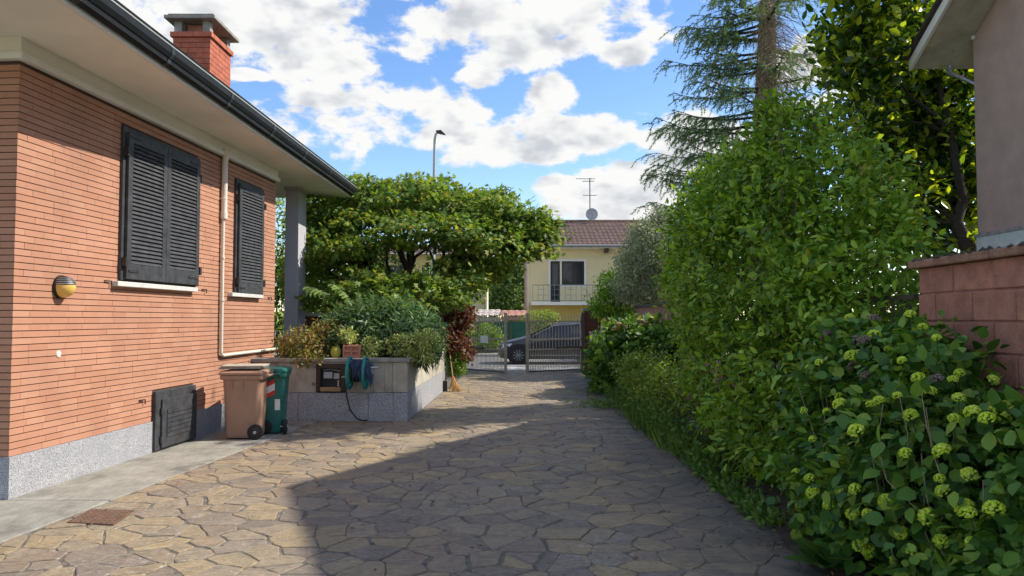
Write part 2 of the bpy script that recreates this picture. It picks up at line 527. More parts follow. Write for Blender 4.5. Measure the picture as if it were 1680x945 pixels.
class MB:
    def __init__(s, xf=None):
        s.v, s.f, s.r, s.xf = [], [], [], xf

    def add(s, verts, faces, rnd=0.0):
        k = len(s.v)
        s.v.extend([tuple(p) for p in verts])
        for f in faces:
            s.f.append(tuple(i + k for i in f))
            s.r.append(rnd)
        return s

    def box(s, x0, x1, y0, y1, z0, z1, rnd=0.0):
        return s.add([(x0, y0, z0), (x1, y0, z0), (x1, y1, z0), (x0, y1, z0), (x0, y0, z1), (x1, y0, z1), (x1, y1, z1), (x0, y1, z1)],
                     [(0, 3, 2, 1), (4, 5, 6, 7), (0, 1, 5, 4), (1, 2, 6, 5), (2, 3, 7, 6), (3, 0, 4, 7)], rnd)

    def hexa(s, pts, rnd=0.0):
        return s.add(pts, [(0, 3, 2, 1), (4, 5, 6, 7), (0, 1, 5, 4), (1, 2, 6, 5), (2, 3, 7, 6), (3, 0, 4, 7)], rnd)

    def tube(s, pts, radii, n=8, cap=True, rnd=0.0):
        pts = [Vector(p) for p in pts]
        if isinstance(radii, (int, float)):
            radii = [radii] * len(pts)
        vs, fs = [], []
        prev = None
        for i, p in enumerate(pts):
            t = (pts[min(i + 1, len(pts) - 1)] - pts[max(i - 1, 0)])
            if t.length < 1e-9:
                t = Vector((0, 0, 1))
            t.normalize()
            if prev is None:
                a = Vector((1, 0, 0)) if abs(t.x) < 0.8 else Vector((0, 1, 0))
                a = (a - t * a.dot(t)).normalized()
            else:
                a = (prev - t * prev.dot(t))
                a = a.normalized() if a.length > 1e-6 else Vector((1, 0, 0))
            prev = a
            b = t.cross(a)
            for k in range(n):
                th = 2 * math.pi * k / n
                vs.append(p + (a * math.cos(th) + b * math.sin(th)) * radii[i])
        for i in range(len(pts) - 1):
            for k in range(n):
                k2 = (k + 1) % n
                fs.append((i * n + k, i * n + k2, (i + 1) * n + k2, (i + 1) * n + k))
        if cap:
            fs.append(tuple(range(n))[::-1])
            fs.append(tuple((len(pts) - 1) * n + k for k in range(n)))
        return s.add(vs, fs, rnd)

    def loft(s, rings, cap=True, rnd=0.0):
        n = len(rings[0])
        vs = [p for r in rings for p in r]
        fs = []
        for i in range(len(rings) - 1):
            for k in range(n):
                k2 = (k + 1) % n
                fs.append((i * n + k, i * n + k2, (i + 1) * n + k2, (i + 1) * n + k))
        if cap:
            fs.append(tuple(range(n))[::-1])
            fs.append(tuple((len(rings) - 1) * n + k for k in range(n)))
        return s.add(vs, fs, rnd)

    def build(s, name, material, parent=None, smooth=False, bevel=0.0, rel=True):
        me = bpy.data.meshes.new(name)
        off = woff(parent) if (parent is not None and rel) else Vector((0, 0, 0))
        vs = s.v
        if s.xf is not None:
            vs = [s.xf @ Vector(p) for p in vs]
        vs = [(p[0] - off.x, p[1] - off.y, p[2] - off.z) for p in vs]
        me.from_pydata(vs, [], s.f)
        if any(s.r):
            at = me.attributes.new('rnd', 'FLOAT', 'FACE')
            at.data.foreach_set('value', s.r)
        me.materials.append(MATS[material])
        if smooth:
            me.polygons.foreach_set('use_smooth', [True] * len(me.polygons))
            me.set_sharp_from_angle(angle=rad(38))
        me.update()
        o = bpy.data.objects.new(name, me)
        finish(o, parent)
        if bevel:
            m = o.modifiers.new('bevel', 'BEVEL')
            m.width = bevel
            m.segments = 2
            m.limit_method = 'ANGLE'
        return o


def place(name, me, M, parent):
    """an object that shares mesh data, placed by a world matrix under an unrotated parent"""
    o = bpy.data.objects.new(name, me)
    COL.objects.link(o)
    if parent is not None:
        o.parent = parent
        M = Matrix.Translation(-woff(parent)) @ M
    o.matrix_basis = M
    return o


def inst_arrays(name, verts, faces, material, rnd=None, smooth=False):
    """verts (n,k,3) copies of one template with faces -> one mesh, per-copy rnd"""
    n, k, _ = verts.shape
    me = bpy.data.meshes.new(name)
    lt = np.array([len(f) for f in faces], dtype=np.int32)
    fl = np.concatenate([np.array(f, dtype=np.int32) for f in faces])
    loops = (fl[None, :] + (np.arange(n, dtype=np.int32) * k)[:, None]).ravel()
    tot = np.tile(lt, n)
    start = np.concatenate(([0], np.cumsum(tot)[:-1])).astype(np.int32)
    me.vertices.add(n * k)
    me.vertices.foreach_set('co', verts.astype(np.float32).ravel())
    me.loops.add(len(loops))
    me.loops.foreach_set('vertex_index', loops)
    me.polygons.add(len(tot))
    me.polygons.foreach_set('loop_start', start)
    if rnd is not None:
        at = me.attributes.new('rnd', 'FLOAT', 'FACE')
        at.data.foreach_set('value', np.repeat(rnd.astype(np.float32), len(faces)))
    me.materials.append(MATS[material])
    me.update(calc_edges=True)
    if smooth:
        me.polygons.foreach_set('use_smooth', [True] * len(me.polygons))
    return me


# leaf templates: x across, y to the tip, z along the normal
LEAF = (np.array([(0, 0, 0), (-.24, .32, .05), (0, .38, -.03), (.24, .32, .05), (-.2, .68, .03), (0, .7, -.04), (.2, .68, .03), (0, 1.0, -.08)]),
        [(0, 2, 1), (0, 3, 2), (1, 2, 5, 4), (2, 3, 6, 5), (4, 5, 7), (5, 6, 7)])
BROAD = (np.array([(0, 0, 0), (-.33, .25, .06), (0, .3, -.03), (.33, .25, .06), (-.34, .55, .05), (0, .6, -.05), (.34, .55, .05),
                   (-.16, .84, -.01), (.16, .84, -.01), (0, 1.0, -.10)]),
         [(0, 2, 1), (0, 3, 2), (1, 2, 5, 4), (2, 3, 6, 5), (4, 5, 7), (5, 6, 8), (5, 8, 9, 7)])
SMALL = (np.array([(0, 0, 0), (-.25, .45, .04), (.25, .45, .04), (0, 1, -.05)]), [(0, 2, 3, 1)])
LANCE = (np.array([(0, 0, 0), (-.10, .4, .02), (.10, .4, .02), (0, 1, -.12)]), [(0, 2, 3, 1)])
PALM = (np.array([(0, 0, 0), (-.42, .12, -.03), (-.2, .32, .0), (-.46, .62, -.06), (-.14, .56, 0), (0, 1, -.08), (.14, .56, 0), (.46, .62, -.06), (.2, .32, 0), (.42, .12, -.03)]),
        [(0, 2, 1), (0, 4, 3, 2), (0, 6, 5, 4), (0, 8, 7, 6), (0, 9, 8)])
NEEDLE = (np.array([(-.035, 0, 0), (.035, 0, 0), (0, 1, 0)]), [(0, 1, 2)])


def unit(a):
    return a / np.maximum(np.linalg.norm(a, axis=1, keepdims=True), 1e-9)


def frames(T, Nn):
    T = unit(T)
    Nn = Nn - T * np.sum(Nn * T, axis=1, keepdims=True)
    Nn = unit(Nn)
    B = np.cross(T, Nn)
    return B, T, Nn


def leaf_mesh(name, C, T, Nn, S, tpl, material, parent, rs, pick=None, part='leaf', label=None, piece_kind=None):
    """C centres, T tip directions, Nn normals, S lengths. pick: indices that become objects of their own."""
    B, T, Nn = frames(T, Nn)
    tv, tf = tpl
    n = len(C)
    rnd = rs.random(n)
    off = np.array(woff(parent)) if parent is not None else np.zeros(3)
    keep = np.ones(n, bool)
    if pick is not None and len(pick):
        keep[pick] = False
        me = inst_arrays(part, tv[None, :, :].astype(float), tf, material)
        for i in pick:
            M = Matrix(((B[i][0] * S[i], T[i][0] * S[i], Nn[i][0] * S[i], C[i][0]),
                        (B[i][1] * S[i], T[i][1] * S[i], Nn[i][1] * S[i], C[i][1]),
                        (B[i][2] * S[i], T[i][2] * S[i], Nn[i][2] * S[i], C[i][2]), (0, 0, 0, 1)))
            place(part, me, M, parent)
    C, B, T, Nn, S, rnd = C[keep], B[keep], T[keep], Nn[keep], S[keep], rnd[keep]
    V = (C[:, None, :] - off + S[:, None, None] * (tv[None, :, 0:1] * B[:, None, :] + tv[None, :, 1:2] * T[:, None, :] + tv[None, :, 2:3] * Nn[:, None, :]))
    me = inst_arrays(name, V, tf, material, rnd)
    o = bpy.data.objects.new(name, me)
    finish(o, parent)
    if piece_kind:
        o['kind'] = piece_kind
    return o


def crown(rs, blobs, n_clump, per, spread, inner=0.55, flat=0.6, up=0.8, out=0.5, rnd=0.5, droop=0.25):
    """clumped leaf positions: blobs = [(centre, radii)]; returns C, T, N, outward, shell factor"""
    cen = np.array([tuple(b[0]) for b in blobs], float)
    rr = np.array([b[1] for b in blobs], float)
    w = (rr[:, 0] * rr[:, 1] + rr[:, 0] * rr[:, 2] + rr[:, 1] * rr[:, 2])
    idx = rs.choice(len(blobs), n_clump, p=w / w.sum())
    d = unit(rs.normal(size=(n_clump, 3)))
    f = inner + (1 - inner) * rs.random(n_clump) ** 0.6
    f *= 1 + rs.normal(size=n_clump) * 0.06
    cc = cen[idx] + d * rr[idx] * f[:, None]
    o = unit(d / rr[idx])
    C = np.repeat(cc, per, axis=0)
    O = np.repeat(o, per, axis=0)
    g = rs.normal(size=C.shape) * spread
    g[:, 2] *= flat
    C = C + g
    m = len(C)
    Nn = np.array([0, 0, up]) + O * out + rs.normal(size=(m, 3)) * rnd
    T = rs.normal(size=(m, 3)) + O * 0.8 + np.array([0, 0, -droop])
    return C, T, Nn, O, np.repeat(f, per)


def pick_near(C, O, count, zmin=0.05):
    """the pieces that show largest: near the camera, turned to it, inside the frame"""
    cam_p = np.array([0, 0, CAM_H])
    V = C - cam_p
    dist = np.linalg.norm(V, axis=1)
    cp, sp = math.cos(PITCH), math.sin(PITCH)
    fwd = V[:, 1] * cp + V[:, 2] * sp
    upc = -V[:, 1] * sp + V[:, 2] * cp
    u = V[:, 0] / fwd * FPX + 840
    v = 472.5 - upc / fwd * FPX
    face = -np.sum(unit(V) * O, axis=1)
    score = dist - 1.1 * face
    bad = (u < 15) | (u > 1665) | (v < 15) | (v > 930) | (C[:, 2] < zmin) | (face < 0.25)
    score[bad] = 1e6
    i = np.argsort(score)[:count]
    return i[score[i] < 1e5]

# ================================================================ ground, street, driveway
RS = np.random.RandomState(7)
random.seed(7)


def structure(o):
    o['kind'] = 'structure'
    return o


structure(MB().box(-300, 300, -60, 700, -0.4, -0.03).build('ground', 'earth'))
structure(MB().box(-60, 60, 24.6, 31.5, -0.2, -0.012).build('street', 'asphalt'))
structure(MB().box(-60, 60, 31.5, 33.2, -0.2, 0.09).build('pavement', 'sidewalk'))
structure(MB().box(-60, 60, 23.25, 24.6, -0.2, -0.004).build('pavement', 'sidewalk'))

EDGE_A, EDGE_B = G(110, 850), G(495, 702)          # joint between apron and crazy paving
KX = (EDGE_B.x - EDGE_A.x) / (EDGE_B.y - EDGE_A.y)


def edge_x(y):
    return EDGE_A.x + KX * (y - EDGE_A.y)


PL_L, PL_C, PL_F = G(436, 692), G(668, 691), G(730, 640)     # planter foot: left, corner, far end
DRIVE_R = 1.95


def clip(poly, a, b, c):
    """keep a*x+b*y<=c"""
    out = []
    n = len(poly)
    for i in range(n):
        p, q = poly[i], poly[(i + 1) % n]
        dp, dq = a * p[0] + b * p[1] - c, a * q[0] + b * q[1] - c
        if dp <= 0:
            out.append(p)
        if dp * dq < 0:
            t = dp / (dp - dq)
            out.append((p[0] + t * (q[0] - p[0]), p[1] + t * (q[1] - p[1])))
    return out


def area(poly):
    return 0.5 * sum(poly[i][0] * poly[(i + 1) % len(poly)][1] - poly[(i + 1) % len(poly)][0] * poly[i][1] for i in range(len(poly)))


def crazy_paving(parent):
    rng = random.Random(11)
    cells = []

    def region(x0, x1, y0, y1, clips):
        pts = []
        sy = 0.215
        y = y0 - 0.4
        row = 0
        while y < y1 + 0.4:
            sx = 0.30 * rng.uniform(0.8, 1.3)
            x = x0 - 0.5 + (row % 2) * 0.2
            while x < x1 + 0.5:
                pts.append((x + rng.uniform(-.15, .15), y + rng.uniform(-.12, .12)))
                x += sx * rng.uniform(0.55, 1.5)
            y += sy
            row += 1
        arr = np.array(pts)
        for i, p in enumerate(pts):
            if not (x0 - .3 < p[0] < x1 + .3 and y0 - .3 < p[1] < y1 + .3):
                continue
            dd = np.hypot(arr[:, 0] - p[0], arr[:, 1] - p[1])
            poly = [(p[0] - 1, p[1] - 1), (p[0] + 1, p[1] - 1), (p[0] + 1, p[1] + 1), (p[0] - 1, p[1] + 1)]
            for j in np.argsort(dd)[1:24]:
                q = pts[j]
                a, b = q[0] - p[0], q[1] - p[1]
                c = (q[0] ** 2 + q[1] ** 2 - p[0] ** 2 - p[1] ** 2) / 2
                # joint of varying width
                ln = math.hypot(a, b)
                rj = math.sin(p[0] * 12.9 + q[0] * 12.9 + p[1] * 7.3 + q[1] * 7.3) * 0.5 + 0.5
                c -= ln * (0.003 + 0.013 * rj ** 4)
                poly = clip(poly, a, b, c)
                if len(poly) < 3:
                    break
            for (a, b, c) in clips:
                if len(poly) >= 3:
                    poly = clip(poly, a, b, c)
            if len(poly) >= 3 and area(poly) > 0.006:
                cells.append(poly)

    region(-4.2, DRIVE_R, 2.9, PL_C.y - 0.03, [(0, -1, -2.9), (0, 1, PL_C.y - 0.03), (1, 0, DRIVE_R),
                                               (-1, KX, -(EDGE_A.x - KX * EDGE_A.y) - 0.01)])
    kf = (PL_F.x - PL_C.x) / (PL_F.y - PL_C.y)
    region(-2.0, DRIVE_R + .45, PL_C.y - 0.03, 23.2, [(0, -1, -(PL_C.y - 0.02)), (0, 1, 23.2), (1, -0.04, DRIVE_R - 0.04 * PL_C.y),
                                                      (-1, kf, -(PL_C.x - kf * PL_C.y) - 0.02)])
    items = []
    for poly in cells:
        cx = sum(p[0] for p in poly) / len(poly)
        cy = sum(p[1] for p in poly) / len(poly)
        # rough outline
        out = []
        n = len(poly)
        for i in range(n):
            p, q = poly[i], poly[(i + 1) % n]
            ln = math.hypot(q[0] - p[0], q[1] - p[1])
            if ln < 0.02:
                continue
            # corners knocked off
            k = min(0.35, 0.016 / ln)
            for t in ((k, 0.37, 0.66, 1 - k) if ln > 0.16 else ((k, 1 - k) if ln > 0.06 else (0.5,))):
                j = 0.009 if 0.1 < t < 0.9 else 0.004
                out.append((p[0] + t * (q[0] - p[0]) + rng.uniform(-j, j), p[1] + t * (q[1] - p[1]) + rng.uniform(-j, j)))
        if len(out) < 3:
            continue
        h = rng.uniform(0.005, 0.010)
        tx, ty = rng.uniform(-.012, .012), rng.uniform(-.012, .012)
        n = len(out)
        bot = [(x, y, -0.004) for x, y in out]
        mid = []
        top = []
        for x, y in out:
            dx, dy = cx - x, cy - y
            l = math.hypot(dx, dy) + 1e-6
            z = h + (x - cx) * tx + (y - cy) * ty
            mid.append((x + dx / l * 0.001, y + dy / l * 0.001, z - 0.005))
            top.append((x + dx / l * 0.008, y + dy / l * 0.008, z))
        vs = bot + mid + top
        fs = []
        for r in (0, n):
            for i in range(n):
                i2 = (i + 1) % n
                fs.append((r + i, r + i2, r + n + i2, r + n + i))
        fs.append(tuple(2 * n + i for i in range(n)))
        vis = abs(cx / cy) < 0.75 and cy > 4.2
        items.append(((abs(area(poly)) / cy ** 3) * (1 if vis else 1e-4), vs, fs, rng.random()))
    items.sort(key=lambda t: -t[0])
    for k, (sc, vs, fs, r) in enumerate(items[:300]):
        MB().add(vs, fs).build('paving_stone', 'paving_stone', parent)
    rest = MB()
    for sc, vs, fs, r in items[300:]:
        rest.add(vs, fs, r + 1e-4)
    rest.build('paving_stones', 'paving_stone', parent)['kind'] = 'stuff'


dr = structure(MB().add([(-4.6, 2.0, 0), (2.1, 2.0, 0), (2.1, 11.6, 0), (2.55, 23.25, 0), (-1.75, 23.25, 0), (-1.75, 11.7, 0), (-4.6, 11.7, 0),
                         (-4.6, 2.0, -.15), (2.1, 2.0, -.15), (2.1, 11.6, -.15), (2.55, 23.25, -.15), (-1.75, 23.25, -.15), (-1.75, 11.7, -.15), (-4.6, 11.7, -.15)],
                        [(0, 1, 2, 3, 4, 5, 6), (0, 7, 8, 1), (1, 8, 9, 2), (2, 9, 10, 3), (3, 10, 11, 4), (4, 11, 12, 5), (5, 12, 13, 6), (6, 13, 7, 0)]).build('driveway', 'mortar'))
crazy_paving(dr)

# concrete apron along the house, cast in long slabs
ap = bpy.data.objects.new('footpath', None)
COL.objects.link(ap)
structure(ap)
ys = [1.5, 5.25, 6.55, 9.1, PL_C.y - 0.02]
for i in range(len(ys) - 1):
    y0, y1 = ys[i] + 0.006, ys[i + 1] - 0.006
    for xl, xr in ((None, 0),) if i > 1 else ((None, 0), (-7.5, 1)):
        if xr == 0:
            a0, a1 = (-4.52, -4.52)
            b0, b1 = edge_x(y0), edge_x(y1)
        else:
            a0 = a1 = -7.5
            b0 = b1 = -4.535
        MB().hexa([(a0, y0, -.1), (b0, y0, -.1), (b1, y1, -.1), (a1, y1, -.1), (a0, y0, .014), (b0, y0, .014), (b1, y1, .014), (a1, y1, .014)]).build('slab', 'apron_concrete', ap, bevel=0.008)

# rusty drain cover set in the edge of the apron
c1, c2, c3, c4 = G(110, 856, .018), G(186, 860, .018), G(220, 837, .018), G(150, 835, .018)
dc = thing('drain_cover', 'rusty brown chequered iron drain cover at the edge of the concrete strip', 'drain cover', (c1.x, c1.y, 0))
MB().add([c1, c2, c3, c4] + [Vector((c.x, c.y, 0.0)) for c in (c1, c2, c3, c4)], [(0, 1, 2, 3), (0, 4, 5, 1), (1, 5, 6, 2), (2, 6, 7, 3), (3, 7, 4, 0)]).build('plate', 'rust_iron', dc)
m = MB()
for i in range(9):
    for j in range(7):
        a, b = (i + .5) / 9, (j + .5) / 7
        p = (c1 * (1 - a) + c2 * a) * (1 - b) + (c4 * (1 - a) + c3 * a) * b
        s = 0.013
        m.hexa([(p.x - s, p.y, .0175), (p.x, p.y - s, .0175), (p.x + s, p.y, .0175), (p.x, p.y + s, .0175), (p.x - s * .7, p.y, .023), (p.x, p.y - s * .7, .023), (p.x + s * .7, p.y, .023), (p.x, p.y + s * .7, .023)])
m.build('chequer_pattern', 'rust_iron', dc)

# ================================================================ brick house on the left
C0 = G(12.4, 820.9)
ALPHA = math.atan((925 - 840) / FPX)
MW = Matrix.Translation(C0) @ Matrix.Rotation(-ALPHA, 4, 'Z')
MWI = MW.inverted()


def wall_hit(u, v, n=0.0):
    o = MWI @ Vector((0, 0, CAM_H))
    d = MWI.to_3x3() @ ray(u, v)
    k = (n - o.x) / d.x
    return o + d * k


S_END = wall_hit(450.5, 400).y
Z_GR = wall_hit(14, 749.7).z
Z_TOP = 3.93
Z_SOF = 4.14
house = thing('brick_house', 'red brick bungalow with wide pale eaves and dark louvred shutters', 'house', C0)

# core behind the bricks (reads as the recessed joints)
MB(MW).box(-8, 0, 0, S_END, -0.05, Z_TOP + 0.3).build('wall', 'brick_mortar', house)
pl = MB(MW).box(-8.02, 0.028, -0.028, S_END + 0.01, -0.05, Z_GR).build('plinth', 'granite', house)

w1a, w1b = wall_hit(197, 206), wall_hit(319.5, 470)
w2a, w2b = wall_hit(383.5, 293), wall_hit(426, 486)
h1a, h1b = wall_hit(248, 643), wall_hit(313, 722)
OPEN = [(w1a.y, w1b.y, w1b.z - .02, wall_hit(197, 206).z), (w2a.y, w2b.y, w2b.z - .02, w2a.z), (h1a.y, h1b.y, 0.0, h1a.z)]


def lay_bricks():
    rng = random.Random(3)
    ch = 0.0617
    z = Z_GR + 0.004
    bricks = []                                       # (y0,y1,z0,z1, side)
    row = 0
    while z + 0.052 < Z_TOP + 0.02:
        z1 = min(z + 0.0535, Z_TOP + 0.02)
        iv = [(-0.014, S_END)]
        for (a, b, c, d) in OPEN:
            if z1 > c and z < d:
                nv = []
                for p, q in iv:
                    if q <= a or p >= b:
                        nv.append((p, q))
                    else:
                        if p < a:
                            nv.append((p, a))
                        if q > b:
                            nv.append((b, q))
                iv = nv
        for p, q in iv:
            y = p
            first = True
            while y < q - 0.004:
                ln = 0.248
                if first:
                    ln = rng.choice((0.12, 0.17, 0.248, 0.21))
                    first = False
                e = min(y + ln, q)
                if q - e < 0.03:
                    e = q
                bricks.append((y, e - (0.0022 if e < q else 0), z, z1, 0))
                y = e
        x = -0.006
        first = True
        while x > -2.4:
            ln = 0.248 if not first else rng.choice((0.12, 0.19, 0.248))
            first = False
            bricks.append((x - ln + 0.002, x, z, z1, 1))
            x -= ln
        z += ch
        row += 1

    def local(b):
        y0, y1, z0, z1, side = b
        pr = rng.uniform(0.0095, 0.0125)
        if side == 0:
            return (-0.004, pr, y0, y1, z0, z1)
        return (y0, y1, -pr, 0.004, z0, z1)

    cam_l = MWI @ Vector((0, 0, CAM_H))

    def score(b):
        if b[4] == 1:
            c = Vector(((b[0] + b[1]) / 2, 0, (b[2] + b[3]) / 2))
            k = 0.0 if c.x > -0.14 and b[1] > -0.01 else 50.0
            return (c - cam_l).length + 0.8 + k
        c = Vector((0, (b[0] + b[1]) / 2, (b[2] + b[3]) / 2))
        return (c - cam_l).length + (0.5 if b[1] - b[0] < 0.2 else 0)
    bricks.sort(key=score)
    me = MB().box(0, 1, 0, 1, 0, 1).build('brick', 'clinker')
    mesh = me.data
    bpy.data.objects.remove(me)
    R = MW.copy()
    for b in bricks[:300]:
        x0, x1, y0, y1, z0, z1 = local(b)
        place('brick', mesh, R @ Matrix.Translation((x0, y0, z0)) @ Matrix.Diagonal((x1 - x0, y1 - y0, z1 - z0, 1)), house)
    rest = MB(MW)
    for b in bricks[300:]:
        rest.box(*local(b), rnd=rng.random() + 1e-4)
    rest.build('bricks', 'clinker', house)['kind'] = 'stuff'


lay_bricks()

# cornice and beam under the soffit, turning the corner
m = MB(MW).box(-3, 0.075, -0.075, S_END + .05, Z_TOP, Z_TOP + 0.075)
m.build('cornice', 'white_paint', house, bevel=0.02)
MB(MW).box(-3, 0.035, -0.035, S_END + .03, Z_TOP + 0.075, Z_SOF + 0.02).build('beam', 'soffit_paint', house)

# eaves: soffit, fascia, gutter; the eave runs slightly out of parallel with the wall
E0, E1 = G(94.3, 0, Z_SOF), G(573, 324, Z_SOF)
ed = (E1 - E0).normalized()
en = Vector((ed.y, -ed.x, 0))
EA = E0 - ed * 0.85          # near end of the roof
EB = E1


def ev(s, n, z):
    """s in 0..1 along the eave, n outward"""
    p = EA.lerp(EB, s) + en * n
    return Vector((p.x, p.y, z))


inn = 7.0
MB().hexa([ev(0, -inn, Z_SOF), ev(0, 0, Z_SOF), ev(1, 0, Z_SOF), ev(1, -inn, Z_SOF), ev(0, -inn, Z_SOF + .1), ev(0, 0, Z_SOF + .1), ev(1, 0, Z_SOF + .1), ev(1, -inn, Z_SOF + .1)]).build('soffit', 'soffit_paint', house)
MB().hexa([ev(0, 0.004, Z_SOF - .012), ev(0, 0.05, Z_SOF - .012), ev(1, 0.05, Z_SOF - .012), ev(1, 0.004, Z_SOF - .012), ev(0, 0.004, Z_SOF + .12), ev(0, 0.05, Z_SOF + .12), ev(1, 0.05, Z_SOF + .12), ev(1, 0.004, Z_SOF + .12)]).build('fascia', 'white_paint', house)
prof = [(0.052, Z_SOF + .03), (0.085, Z_SOF + .02), (0.12, Z_SOF + .04), (0.128, Z_SOF + .085), (0.14, Z_SOF + .088), (0.165, Z_SOF + .13), (0.17, Z_SOF + .19), (0.155, Z_SOF + .19), (0.12, Z_SOF + .08), (0.055, Z_SOF + .07)]
MB().loft([[ev(0, n, z) for n, z in prof], [ev(1, n, z) for n, z in prof]]).build('gutter', 'gutter', house)
MB().hexa([ev(0, 0.10, Z_SOF + .192), ev(0, 0.174, Z_SOF + .192), ev(1, 0.174, Z_SOF + .192), ev(1, 0.10, Z_SOF + .192), ev(0, 0.10, Z_SOF + .205), ev(0, 0.174, Z_SOF + .205), ev(1, 0.174, Z_SOF + .205), ev(1, 0.10, Z_SOF + .205)]).build('gutter_lip', 'gutter_line', house)
for i in range(7):
    s_ = (i + .6) / 7
    MB().loft([[ev(s_, n * 1.0 + (.006 if n > .06 else 0), z - .004) for n, z in prof[:7]] + [ev(s_, .1, Z_SOF + .1)], [ev(s_ + .006, n * 1.0 + (.006 if n > .06 else 0), z - .004) for n, z in prof[:7]] + [ev(s_ + .006, .1, Z_SOF + .1)]]).build('gutter_bracket', 'gutter_joint', house)
ro = MB()
ro.hexa([ev(0, -4.5, Z_SOF + .22), ev(0, 0.13, Z_SOF + .207), ev(1, 0.13, Z_SOF + .207), ev(1, -4.5, Z_SOF + .22), ev(0, -4.5, Z_SOF + 1.3), ev(0, 0.16, Z_SOF + .245), ev(1, 0.16, Z_SOF + .245), ev(1, -4.5, Z_SOF + 1.3)])
roof = ro.build('roof', 'roof_dark', house)

# chimney
CY = 11.7
ca, cb = P(284, 60, CY).x, P(345, 60, CY).x
cd = cb / ((372 - 840) / FPX) - CY
zt = P(345, 53, CY).z
chn = MB().box(ca + .012, cb - .012, CY + .012, CY + cd - .012, 4.5, zt - .02).build('chimney', 'brick_mortar', house)
rng = random.Random(5)
me_b = MB().box(0, 1, 0, 1, 0, 1).build('brick', 'chimney_brick')
mesh_cb = me_b.data
bpy.data.objects.remove(me_b)


def chim_brick(x0, x1, y0, y1, z0, z1):
    place('brick', mesh_cb, Matrix.Translation((x0, y0, z0)) @ Matrix.Diagonal((x1 - x0, y1 - y0, z1 - z0, 1)), chn)


z = zt
row = 0
while z > 5.05:
    h = 0.085
    grow = 0.035 if row == 0 else (0.0)
    z0, z1 = z - h + .008, z
    for side in (0, 1):
        lo, hi = (ca, cb) if side == 0 else (CY, CY + cd)
        lo, hi = lo - grow, hi + grow
        x = lo
        k = 0
        while x < hi - .005:
            ln = 0.25 if (k or row % 2) else 0.125
            e = min(x + ln, hi)
            if hi - e < 0.05:
                e = hi
            g = 0.006 if e < hi else 0
            if side == 0:
                chim_brick(x, e - g, CY - grow, CY + .06, z0, z1)
            else:
                chim_brick(cb - .06 + .0, cb + grow, max(x, CY + .062 - grow * 0), e - g, z0, z1) if e - g > CY + .07 else None
            x = e
            k += 1
    z -= h
    row += 1
for px in (ca + .01, cb - .13):
    for py in (CY + .01, CY + cd - .13):
        MB().box(px, px + .12, py, py + .12, zt, zt + .19).build('cap_support', 'coping', chn)
MB().box(ca + .16, cb - .16, CY + .16, CY + cd - .16, zt, zt + .18).build('flue', 'terracotta', chn)
o = .11
MB().box(ca - o, cb + o, CY - o, CY + cd + o, zt + .19, zt + .25).build('cap', 'coping', chn, bevel=.012)
MB().box(ca - o + .05, cb + o - .05, CY - o + .05, CY + cd + o - .05, zt + .25, zt + .28).build('cap_top', 'roof_dark', chn)

# shutters


def shutter_window(a, b, leaves):
    y0, y1, z0, z1 = a.y, b.y, b.z, a.z
    win = MB(MW).box(-0.05, 0.004, y0, y1, z0, z1).build('window', 'plastic_black', house)
    fw = 0.075
    fr = MB(MW)
    fr.box(0.0, 0.045, y0, y0 + fw, z0, z1).box(0.0, 0.045, y1 - fw, y1, z0, z1).box(0.0, 0.0448, y0 + fw, y1 - fw, z1 - fw, z1)
    fr.build('frame', 'shutter', win)
    n = leaves
    wi = (y1 - y0 - fw * 1.3) / n
    for k in range(n):
        l0 = y0 + fw * .65 + k * wi + 0.003
        l1 = l0 + wi - 0.006
        zb, zc = z0 + 0.012, z1 - fw * .75
        st = 0.085
        lf = MB(MW)
        lf.box(0.047, 0.082, l0, l0 + st, zb, zc).box(0.047, 0.082, l1 - st, l1, zb, zc)
        lf.box(0.0472, 0.0815, l0 + st, l1 - st, zb, zb + .17).box(0.0472, 0.0815, l0 + st, l1 - st, zc - .11, zc)
        leaf = lf.build('shutter', 'shutter', house, bevel=0.004)
        a0, a1 = zb + .17, zc - .11
        ns = int((a1 - a0) / 0.046)
        me = None
        for i in range(ns):
            zz = a0 + (i + .5) * (a1 - a0) / ns
            if me is None:
                t = 0.024
                ob = MB(MW).add([(0.050, l0 + st, zz + t), (0.0565, l0 + st, zz + t + .006), (0.0835, l0 + st, zz - t + .006), (0.077, l0 + st, zz - t),
                                 (0.050, l1 - st, zz + t), (0.0565, l1 - st, zz + t + .006), (0.0835, l1 - st, zz - t + .006), (0.077, l1 - st, zz - t)],
                                [(0, 1, 2, 3), (7, 6, 5, 4), (0, 4, 5, 1), (1, 5, 6, 2), (2, 6, 7, 3), (3, 7, 4, 0)]).build('slat', 'shutter', leaf)
                me, zref = ob.data, zz
            else:
                ob = bpy.data.objects.new('slat', me)
                COL.objects.link(ob)
                ob.parent = leaf
                ob.location = (0, 0, zz - zref)
        for zz in (zb + .09, zc - .05, ):
            MB(MW).box(0.083, 0.089, l0 + st * .3 if k == 0 else l1 - .26, l0 + .22 if k == 0 else l1 - .03, zz - .012, zz + .012).build('strap', 'iron', leaf)
    hy = [y0 + fw * .4] + ([y1 - fw * .4])
    for yy in hy:
        for zz in (z0 + .2, z1 - .28):
            MB(MW).box(0.046, 0.098, yy - .022, yy + .022, zz - .05, zz + .05).build('hinge', 'iron', win)


shutter_window(w1a, w1b, 2)
shutter_window(w2a, w2b, 1)
for (u0, u1, v0, v1) in ((192, 322, 461, 472), (380, 430, 480, 488)):
    a, b = wall_hit(u0, v0, .06), wall_hit(u1, v1 + 3, .06)
    zz = wall_hit(u0, v0, .06).z
    MB(MW).box(-.02, 0.085, a.y - .02, b.y, zz - .055, zz).build('sill', 'sill_stone', house, bevel=.006)

